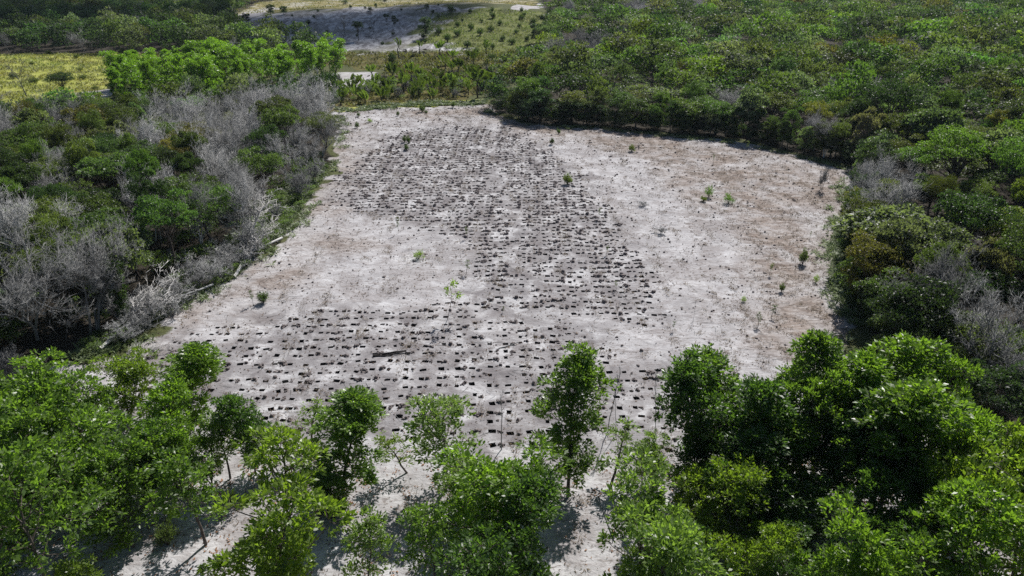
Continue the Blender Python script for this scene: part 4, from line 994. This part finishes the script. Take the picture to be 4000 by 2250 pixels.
D_ = (0.8, 0.9, 0.8); Y_ = (1.4, 1.3, 0.9)
for a in [
 (1030, 1183, 46, 'round dark green bush with sharp shadow on the open sand above the lower rows', 'bush', 24, D_),
 (990, 1196, 56, 'thin sapling right beside the round dark green bush on open sand', 'sapling', 12),
 (1649, 438, 30, 'dark round bush at the top edge of the clearing below the palm belt', 'bush', 14, D_),
 (1665, 444, 14, 'tiny bush at the foot of the dark round one by the palm belt', 'bush', 8, D_),
 (1770, 421, 24, 'small dark bush at the top of the clearing close to the ferns', 'bush', 9, D_),
 (1580, 556, 26, 'upper left bush of a cluster of three on the grey sand', 'bush', 9, D_),
 (1595, 560, 30, 'tallest bush of a cluster of three on the grey sand', 'bush', 9, D_),
 (1588, 588, 26, 'lowest bush of a cluster of three on the grey sand', 'bush', 10, D_),
 (2182, 524, 24, 'spiky dark tuft below the corner of the dense forest', 'bush', 9, D_),
 (2156, 564, 26, 'blackish tuft at the upper end of the planted rows', 'bush', 10, (0.5, 0.55, 0.55)),
 (2216, 720, 44, 'full green bush at the right-angled edge of the planted rows and pale sand', 'bush', 20, Y_),
 (2467, 592, 28, 'green bush on the stubble facing the dense forest', 'bush', 14, Y_),
 (2494, 592, 30, 'wispy dry bush beside the green bush on the stubble', 'dry', 8),
 (2768, 770, 46, 'taller leafy plant of a loose trio on the stubble', 'pale', 20, D_),
 (2748, 786, 22, 'low round plant of a loose trio on the stubble', 'bush', 14, Y_),
 (2845, 794, 44, 'spreading leafy plant of a loose trio on the stubble', 'pale', 24, D_),
 (3134, 1034, 66, 'tall leafy bush with dark shadow on the stubble near the fern edge', 'bush', 18),
 (3163, 934, 30, 'slender dark tuft on stubble, farther from the ferns of a pair', 'sapling', 6),
 (3228, 930, 28, 'slender green tuft on stubble beside the ferns', 'sapling', 7),
 (3005, 1075, 44, 'thin sapling with yellowish top on pale sand', 'sapling', 12, Y_),
 (3052, 1140, 36, 'small green bush with thin upright shoots near the fern edge', 'bush', 12),
 (2961, 1276, 50, 'leafy sapling, lower of two side by side above the dark grove', 'sapling', 16),
 (3013, 1238, 46, 'leafy sapling, upper of two side by side above the dark grove', 'sapling', 15, D_),
 (2904, 1182, 26, 'pale green little plant on sand behind the two leafy saplings', 'pale', 11, Y_),
 (3186, 1104, 34, 'wispy pale plant against the fern edge', 'pale', 12, Y_),
 (3106, 1166, 84, 'bare thin stick standing before the fern edge', 'stick', 5),
 (2707, 1256, 88, 'bare forked stick with black foot beside the planted rows', 'stick', 10),
 (1636, 1012, 36, 'light green low plant on the pale sand between the two planted blocks', 'pale', 24, Y_),
 (1822, 1072, 52, 'pair of thin leafy shoots on the trodden strip', 'sapling', 14),
 (1826, 934, 46, 'thin upright sapling at the upper end of the trodden strip', 'sapling', 10),
 (1558, 912, 62, 'very thin sapling with tiny head on the pale sand', 'sapling', 8),
 (1964, 1222, 24, 'tiny green shoot at the lower end of the upper planted block', 'sapling', 8),
 (2368, 996, 34, 'little green shoot amid the upper planted rows', 'sapling', 9),
 (2340, 856, 44, 'thin pale shoot at the upper planted rows by the pale sand', 'sapling', 9),
 (2407, 1136, 36, 'little yellowish shoot low in the upper planted rows', 'sapling', 8, Y_),
 (2627, 1292, 36, 'dark shoot with curved shadow below the upper planted rows', 'sapling', 9, D_),
 (3210, 745, 92, 'tall dry twiggy bush near the inner corner of the dense forest', 'dry', 34),
 (2585, 912, 28, 'low grey mound of dry twigs on the pale sand', 'dry', 40),
 (2508, 806, 18, 'low brown mound of dry twigs on the stubble', 'dry', 34),
 (2920, 595, 44, 'spindly green shoot close to the forest wall', 'sapling', 8),
 (2785, 640, 36, 'spindly shoot on the stubble, one of two', 'sapling', 6),
 (2830, 620, 30, 'dark short stub on the stubble near the forest wall', 'stick', 5),
 (1395, 500, 24, 'small dark bush by the wood at the upper clearing', 'bush', 10, D_),
 (1400, 455, 16, 'tiny dark bush beside the ferns by the wood', 'bush', 8, D_),
 (1445, 478, 18, 'yellowish small plant at the upper clearing', 'pale', 12, Y_),
 (1555, 452, 16, 'small green tuft at the upper clearing', 'bush', 8),
 (1959, 1757, 225, 'leafless thin tree with fine red-brown twigs among the lowest rows', 'stick', 38),
 (2557, 1752, 300, 'tall dark leafless pole with few twigs beside the dark grove', 'stick', 26),
 (2373, 1690, 250, 'tall grey leafless sapling above the sparse young tree', 'stick', 34),
 (2405, 1700, 200, 'thin grey leafless sapling next to the taller one above the sparse young tree', 'stick', 22),
 (1430, 1650, 110, 'small forked leafless sapling above the egg-shaped tree', 'stick', 26),
 (1290, 2010, 60, 'low green regrowth at the foot of the low dark bush tree', 'bush', 60),
 (660, 2130, 90, 'leafy bush in the shade beside the long bare trunk', 'bush', 46),
 (905, 1970, 55, 'dry straw-coloured tuft on bright sand', 'pale', 24, (1.6, 1.2, 1.2)),
]: shrub(*a)
# bent young stem with a light green fan of leaves
pb = ground_at(1747, 1250); vb = gen_sapling(660, 4.2, 3, 20, 0.32, 0.40, 'plant', lean=0.30, Rm=0.8)
place('sapling', [('stem', vb[0]), ('foliage', vb[1])], (pb[0], pb[1], zat(pb)), 0, (0.85, 0.85, 0.85), Y_, 'bent bare sapling with one light green fan of leaves between the planted blocks', 'sapling')
# charred logs
def log(b, e, r, name, lab, mat='burnt', fork=False, seed=0):
    a = ground_at(*b); t = ground_at(*e); rg = np.random.default_rng(700 + seed); w_ = MB()
    pts = np.linspace([0, 0, 0], [t[0] - a[0], t[1] - a[1], 0.05], 7) + rg.normal(0, 0.03, (7, 3)); pts[:, 2] = np.abs(pts[:, 2]) + r * 0.8
    w_.tube(pts, np.linspace(r, r * 0.75, 7), 7)
    if fork: w_.tube(np.array([pts[0] + [0, -0.05, 0], pts[2] + [0.05, -0.30, 0], pts[4] + [0, -0.26, 0], pts[6] * 0.93 + [0, -0.10, 0]]), [r * 0.8, r * 0.6, r * 0.55, r * 0.4], 6)
    tag(obj(name, w_.build(name, M[mat], True), None, (a[0], a[1], zat(a))), lab, 'log')
log((1457, 1394), (1590, 1378), 0.10, 'charred_log', 'black charred forked log lying across the lower planted rows', fork=True)
log((1945, 1366), (2022, 1345), 0.05, 'dead_branch', 'grey crooked dead branch beside a hole in the lower rows', 'dead', seed=1)
log((2330, 1950), (2400, 2110), 0.07, 'dead_branch', 'dark fallen branch in the long shadow of the column-shaped tree', 'dead', seed=2)

# small dark shrubs dotted over the mound and dune
mp_ = poisson(MOUND, 6.5, 900, 14)
for i, p in enumerate(list(mp_)[:60]):
    v = BU[i % 4]; s = pg.uniform(0.8, 1.9)
    place('shrub', [('stems', v[0]), ('foliage', v[1])], (p[0], p[1], zat(p)), i, (s, s, s * pg.uniform(0.8, 1.4)), np.array(D_) * pg.uniform(0.6, 1.0), 'small dark shrub dotted over the grassy mound behind the marsh', 'shrub', 'shrubs on the grassy mound')
ap = poisson(ASH, 11, 500, 15)
for i, p in enumerate(list(ap)[:24]):
    v = BU[i % 4]; s = pg.uniform(0.6, 1.4)
    place('shrub', [('stems', v[0]), ('foliage', v[1])], (p[0], p[1], zat(p)), i, s, np.array(D_) * 0.7, 'small shrub on the bare grey slope of the dune', 'shrub', 'shrubs on the bare dune')
gpn = poisson(GRASS, 9, 500, 16)
for i, p in enumerate(list(gpn)[:26]):
    v = BU[i % 4]; s = pg.uniform(0.5, 1.3)
    place('shrub', [('stems', v[0]), ('foliage', v[1])], (p[0], p[1], zat(p)), i, (s * 1.3, s * 1.3, s), np.array([1.1, 1.0, 0.9]), 'low green shrub on the yellow grassland', 'shrub', 'shrubs on the yellow grassland')

# ------------------------------------------------------------------ ground cover nobody could count
def tufts(P, nb, hmin, hmax, wd, spread, rg, lean=0.55):
    """nb arching blades per point"""
    k = len(P); idx = np.repeat(np.arange(k), nb); n = len(idx)
    h = rg.uniform(hmin, hmax, k)[idx] * rg.uniform(0.6, 1.1, n); a = rg.uniform(0, 6.28, n)
    o = np.column_stack([np.cos(a), np.sin(a), np.zeros(n)]); B = np.column_stack([P[idx], H(P[idx, 0], P[idx, 1])]) + o * spread * rg.random((n, 1))
    D = unit(o * lean * rg.uniform(0.4, 1.4, (n, 1)) + [0, 0, 1]); Nn = unit(o * -0.8 + [0, 0, 0.6] + rg.normal(0, 0.2, (n, 3)))
    return leaf_quads(B, D, Nn, h, h * wd, 0.05, 0.35), idx
def scatter(poly, n, rg, fn=None):
    C = rg.uniform(poly.min(0), poly.max(0), (n, 2)); C = C[inside(C, poly)]
    return C if fn is None else C[fn(C)]
tr_ = np.random.default_rng(1001)
def stuff(name, V, F, mat, tint, label, cat, col=None):
    o = obj(name, mesh(name, V, [F], [M[mat]], tint=tint, col=col)); return tag(o, label, cat, kind='stuff')
# ferns: along the top of the clearing, the wood's edge and the forest's foot
FERN1 = world_poly([(1330, 440), (1450, 432), (1600, 418), (1900, 407), (1900, 392), (1600, 400), (1450, 415), (1310, 425)])
FERN2 = world_poly([(1290, 640), (1195, 800), (1095, 930), (920, 1085), (700, 1190), (480, 1372), (300, 1430), (250, 1400), (420, 1300), (620, 1150), (820, 1020), (960, 860), (1080, 740), (1200, 600)])
FERN3 = world_poly([(3260, 850), (3340, 850), (3360, 1100), (3400, 1270), (3330, 1280), (3245, 1150), (3240, 980)])
FERN4 = world_poly([(1500, 205), (2060, 200), (2080, 250), (1980, 330), (1500, 330)])
FRINGE = scatter(FIELD, 60000, tr_); FRINGE = FRINGE[(np.abs(sdist(FRINGE, FIELD) - 0.3 + 0.9 * vnoise(FRINGE, 4, 35)) < 0.8) & (FRINGE[:, 1] > 45) & (vnoise(FRINGE, 7, 36) > 0.0)][:2200]
P = np.vstack([scatter(FERN1, 5000, tr_, lambda C: vnoise(C, 5, 32) > -0.5), scatter(FERN2, 7500, tr_, lambda C: vnoise(C, 6, 31) > -0.45), FRINGE, scatter(FERN3, 2600, tr_)])
(V, F), ix = tufts(P, 9, 0.3, 0.75, 0.22, 0.2, tr_, 1.1)
t = np.clip((0.5 + 0.3 * vnoise(P, 5, 33))[ix] + tr_.normal(0, 0.15, len(ix)), 0, 1)
stuff('ferns', V, F, 'fern', t, 'pale green bracken along the edges of the clearing', 'ferns')
# grass on the yellow field, marsh, mound and plain
gs = []
for poly, n, c, hmin, hmax in ((GRASS, 26000, (1.0, 1.0, 1.0), 0.35, 0.8), (MARSH, 12000, (0.50, 0.50, 0.42), 0.4, 0.9), (MOUND, 12000, (0.62, 0.75, 0.60), 0.3, 0.8), (FERN4, 5000, (0.62, 0.62, 0.5), 0.5, 1.1), (FARSTRIP, 9000, (0.8, 0.75, 0.7), 0.4, 0.9)):
    Pq = scatter(poly, n, tr_); Pq = Pq[vnoise(Pq, 9, 41) > -0.55]
    (V, F), ix = tufts(Pq, 3, hmin, hmax, 0.30, 0.3, tr_)
    cc = np.array(c) * np.exp(0.22 * vnoise(Pq, 11, 43))[:, None] * np.column_stack([np.ones(len(Pq)), 1 + 0.08 * vnoise(Pq, 16, 44), np.ones(len(Pq))])
    gs.append((V, F, tr_.beta(2, 2, len(ix)), cc[ix]))
off = np.cumsum([0] + [len(g[0]) for g in gs])
stuff('grass', np.concatenate([g[0] for g in gs]), np.concatenate([g[1] + o for g, o in zip(gs, off)]), 'grass', np.concatenate([g[2] for g in gs]), 'grass of the yellow meadow, the marsh and the mound', 'grass', np.concatenate([g[3] for g in gs]))
# dry stubble, clustered
def dry_keep(C): return (vnoise(C, 3.2, 51) + 0.6 * vnoise(C, 11, 52) + 0.9 * smooth(-6, 2, sdist(C, DRY)) > 0.75) & (sdist(C, FIELD) > 0.2)
P = scatter(FIELD, 85000, tr_, dry_keep)
(V, F), ix = tufts(P, 6, 0.10, 0.34, 0.16, 0.18, tr_, 1.1)
stuff('dry_stubble', V, F, 'straw', tr_.beta(1.6, 1.8, len(ix)), 'dry brown stubble scattered over the sand', 'stubble')
# fallen leaves, bark crumbs and sticks
P = scatter(FIELD, 90000, tr_, lambda C: (vnoise(C, 2.4, 61) + 0.5 * vnoise(C, 9, 62) + tr_.normal(0, 0.5, len(C)) > 0.1) & (C[:, 1] > 26))
n = len(P); a = tr_.uniform(0, 6.28, n); D = np.column_stack([np.cos(a), np.sin(a), tr_.uniform(0, 0.5, n)])
Ls = tr_.uniform(0.07, 0.22, n) * (0.75 + P[:, 1] / 160)
V, F = leaf_quads(np.column_stack([P, H(P[:, 0], P[:, 1]) + 0.012]), D, unit(tr_.normal(0, 0.35, (n, 3)) + [0, 0, 1]), Ls, Ls * tr_.uniform(0.25, 0.6, n), 0.25, -0.05)
stuff('leaf_litter', V, F, 'litter', tr_.beta(1.3, 2.0, n), 'dark fallen leaves and bark crumbs strewn over the sand', 'litter')
tp = np.array([ground_at(a[0], min(a[1], 2300)) for a in FORE])
P = (tp[tr_.integers(len(tp), size=9000)] + tr_.normal(0, 1.5, (9000, 2))); P = P[vnoise(P, 2.5, 71) > 0.05]
n = len(P); a = tr_.uniform(0, 6.28, n); D = np.column_stack([np.cos(a), np.sin(a), tr_.uniform(-0.05, 0.4, n)]); Ls = tr_.uniform(0.12, 0.26, n)
V, F = leaf_quads(np.column_stack([P, H(P[:, 0], P[:, 1]) + 0.015]), D, unit(tr_.normal(0, 0.35, (n, 3)) + [0, 0, 1]), Ls, Ls * 0.4, 0.2, 0)
o = stuff('fallen_leaves', V, F, 'litter', tr_.beta(3, 1.5, n), 'brown fallen leaves under the plantation trees', 'fallen leaves'); o.color = (1.5, 1.15, 0.9, 1)
b = MB()
for p in scatter(FIELD, 2600, tr_, lambda C: C[:, 1] > 30)[:1500]:
    L_ = tr_.uniform(0.3, 1.3); a = tr_.uniform(0, 6.28); z = zat(p) + 0.02; m = p + tr_.normal(0, 0.06, 2) + 0.5 * L_ * np.array([math.cos(a), math.sin(a)]); e = p + L_ * np.array([math.cos(a), math.sin(a)])
    b.tube(np.array([[*p, z], [*m, z + 0.03], [*e, z + tr_.uniform(0, 0.08)]]), [0.014, 0.012, 0.006], 3, False)
tag(obj('loose_sticks', b.build('loose_sticks', M['dead'])), 'thin loose sticks lying over the sand', 'sticks', kind='stuff')
# stray clods away from the rows
b = MB()
for p in scatter(FIELD, 5200, tr_, lambda C: (C[:, 1] > 40) & (vnoise(C, 7, 81) > -0.3))[:2600]:
    r = tr_.uniform(0.04, 0.13) * (0.8 + p[1] / 200); b.add(clod(r, tr_) + [p[0], p[1], zat(p) + r * 0.3], F3=ICF)
tag(obj('stray_clods', b.build('stray_clods', M['clod'])), 'small dark clods strewn over the unplanted sand', 'clods', kind='stuff')
# undergrowth below the dead thicket and in the wood
bl = [gen_forest(381 + i, 1.6, 1.1, 0.7, 0.3, 9, 0.5, 26, 0.26, 0.45, build=False) for i in range(4)]
FOOT = scatter(FOR_R, 60000, tr_, lambda C: C[:, 1] < 140); FOOT = FOOT[sdist(FOOT, FIELD) > -4.5][:900]
Vs, ts, cs = [], [], []
P = np.vstack([scatter(FOR_L, 2600, tr_, lambda C: (C[:, 1] < 130) & ~inside(C, FERN2) & (sdist(C, FOR_L) > 4))[:700], scatter(FERN2, 1500, tr_)[:150], scatter(BELT, 900, tr_)[:60], FOOT])
for ip, p in enumerate(P):
    V, t = bl[int(tr_.integers(4))]; s = tr_.uniform(0.6, 1.4) * (0.6 if 700 <= ip < 850 else 1.0)
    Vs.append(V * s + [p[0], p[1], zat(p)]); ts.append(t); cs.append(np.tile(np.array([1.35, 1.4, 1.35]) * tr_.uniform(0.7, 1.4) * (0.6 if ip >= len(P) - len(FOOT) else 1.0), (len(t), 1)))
V = np.concatenate(Vs); n = len(V) // 4
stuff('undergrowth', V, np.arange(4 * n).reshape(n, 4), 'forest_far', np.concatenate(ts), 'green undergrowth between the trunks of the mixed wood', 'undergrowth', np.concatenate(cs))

# ------------------------------------------------------------------ cumulus that shades the dune and the far wood
def cloud(ctr, size, alt, seed, lab):
    rg = np.random.default_rng(seed); b = MB(); k = alt / math.tan(SUN_EL); off_ = np.array([math.sin(SUN_AZ) * k, math.cos(SUN_AZ) * k])
    th = np.linspace(0, math.pi, 10); phi = np.linspace(0, 2 * math.pi, 17)[:-1]
    T, Pp = np.meshgrid(th, phi, indexing='ij'); S = np.stack([np.sin(T) * np.cos(Pp), np.sin(T) * np.sin(Pp), np.cos(T)], -1).reshape(-1, 3)
    F = [[i * 16 + j, i * 16 + (j + 1) % 16, (i + 1) * 16 + (j + 1) % 16, (i + 1) * 16 + j] for i in range(9) for j in range(16)]
    for i in range(60):
        r = rg.uniform(0.24, 0.42) * size[1]; c = np.array([rg.uniform(-1, 1) * size[0], rg.uniform(-1, 1) * size[1] * 0.62, rg.uniform(0, 0.3) * size[1]])
        c[1] *= 1 - 0.4 * abs(c[0] / size[0])
        V = S * r * (1 + 0.12 * np.sin(S[:, :1] * 7 + i) * np.cos(S[:, 1:2] * 6 - i)); V[:, 2] = np.where(V[:, 2] < 0, V[:, 2] * 0.35, V[:, 2])
        b.add(V + c + [ctr[0] + off_[0], ctr[1] + off_[1], alt], F)
    m, nt = new_mat('cloud'); d = nt.nodes.new('ShaderNodeBsdfDiffuse'); d.inputs[0].default_value = (0.9, 0.9, 0.92, 1); t = nt.nodes.new('ShaderNodeBsdfTranslucent'); t.inputs[0].default_value = (0.9, 0.9, 0.92, 1)
    x = nt.nodes.new('ShaderNodeMixShader'); x.inputs[0].default_value = 0.5; nt.links.new(d.outputs[0], x.inputs[1]); nt.links.new(t.outputs[0], x.inputs[2])
    tp_ = nt.nodes.new('ShaderNodeBsdfTransparent'); y_ = nt.nodes.new('ShaderNodeMixShader'); y_.inputs[0].default_value = 0.72
    nt.links.new(x.outputs[0], y_.inputs[1]); nt.links.new(tp_.outputs[0], y_.inputs[2]); nt.links.new(y_.outputs[0], nt.nodes.new('ShaderNodeOutputMaterial').inputs[0])
    tag(obj('cloud', b.build('cloud', m, True)), lab, 'cloud')
cloud((-158, 275), (135, 58), 620, 5, 'white cumulus cloud drifting above the grey dune and the far wood')

# ------------------------------------------------------------------ air
def haze(x0, x1, y0, y1, z0, z1, dens):
    V = [(x, y, z) for z in (z0, z1) for y in (y0, y1) for x in (x0, x1)]
    me = mesh('haze', V, [[[0, 2, 3, 1], [4, 5, 7, 6], [0, 1, 5, 4], [2, 6, 7, 3], [0, 4, 6, 2], [1, 3, 7, 5]]], [])
    m, nt = new_mat('haze'); v = nt.nodes.new('ShaderNodeVolumePrincipled'); v.inputs['Color'].default_value = (0.66, 0.82, 1.0, 1); v.inputs['Density'].default_value = dens; v.inputs['Anisotropy'].default_value = 0.2
    nt.links.new(v.outputs[0], nt.nodes.new('ShaderNodeOutputMaterial').inputs['Volume']); me.materials.append(m)
    tag(obj('haze', me), 'thin bluish haze over the whole landscape', 'haze', kind='stuff')
haze(-5600, 5600, -700, 9600, -6, 32.5, 0.00007)
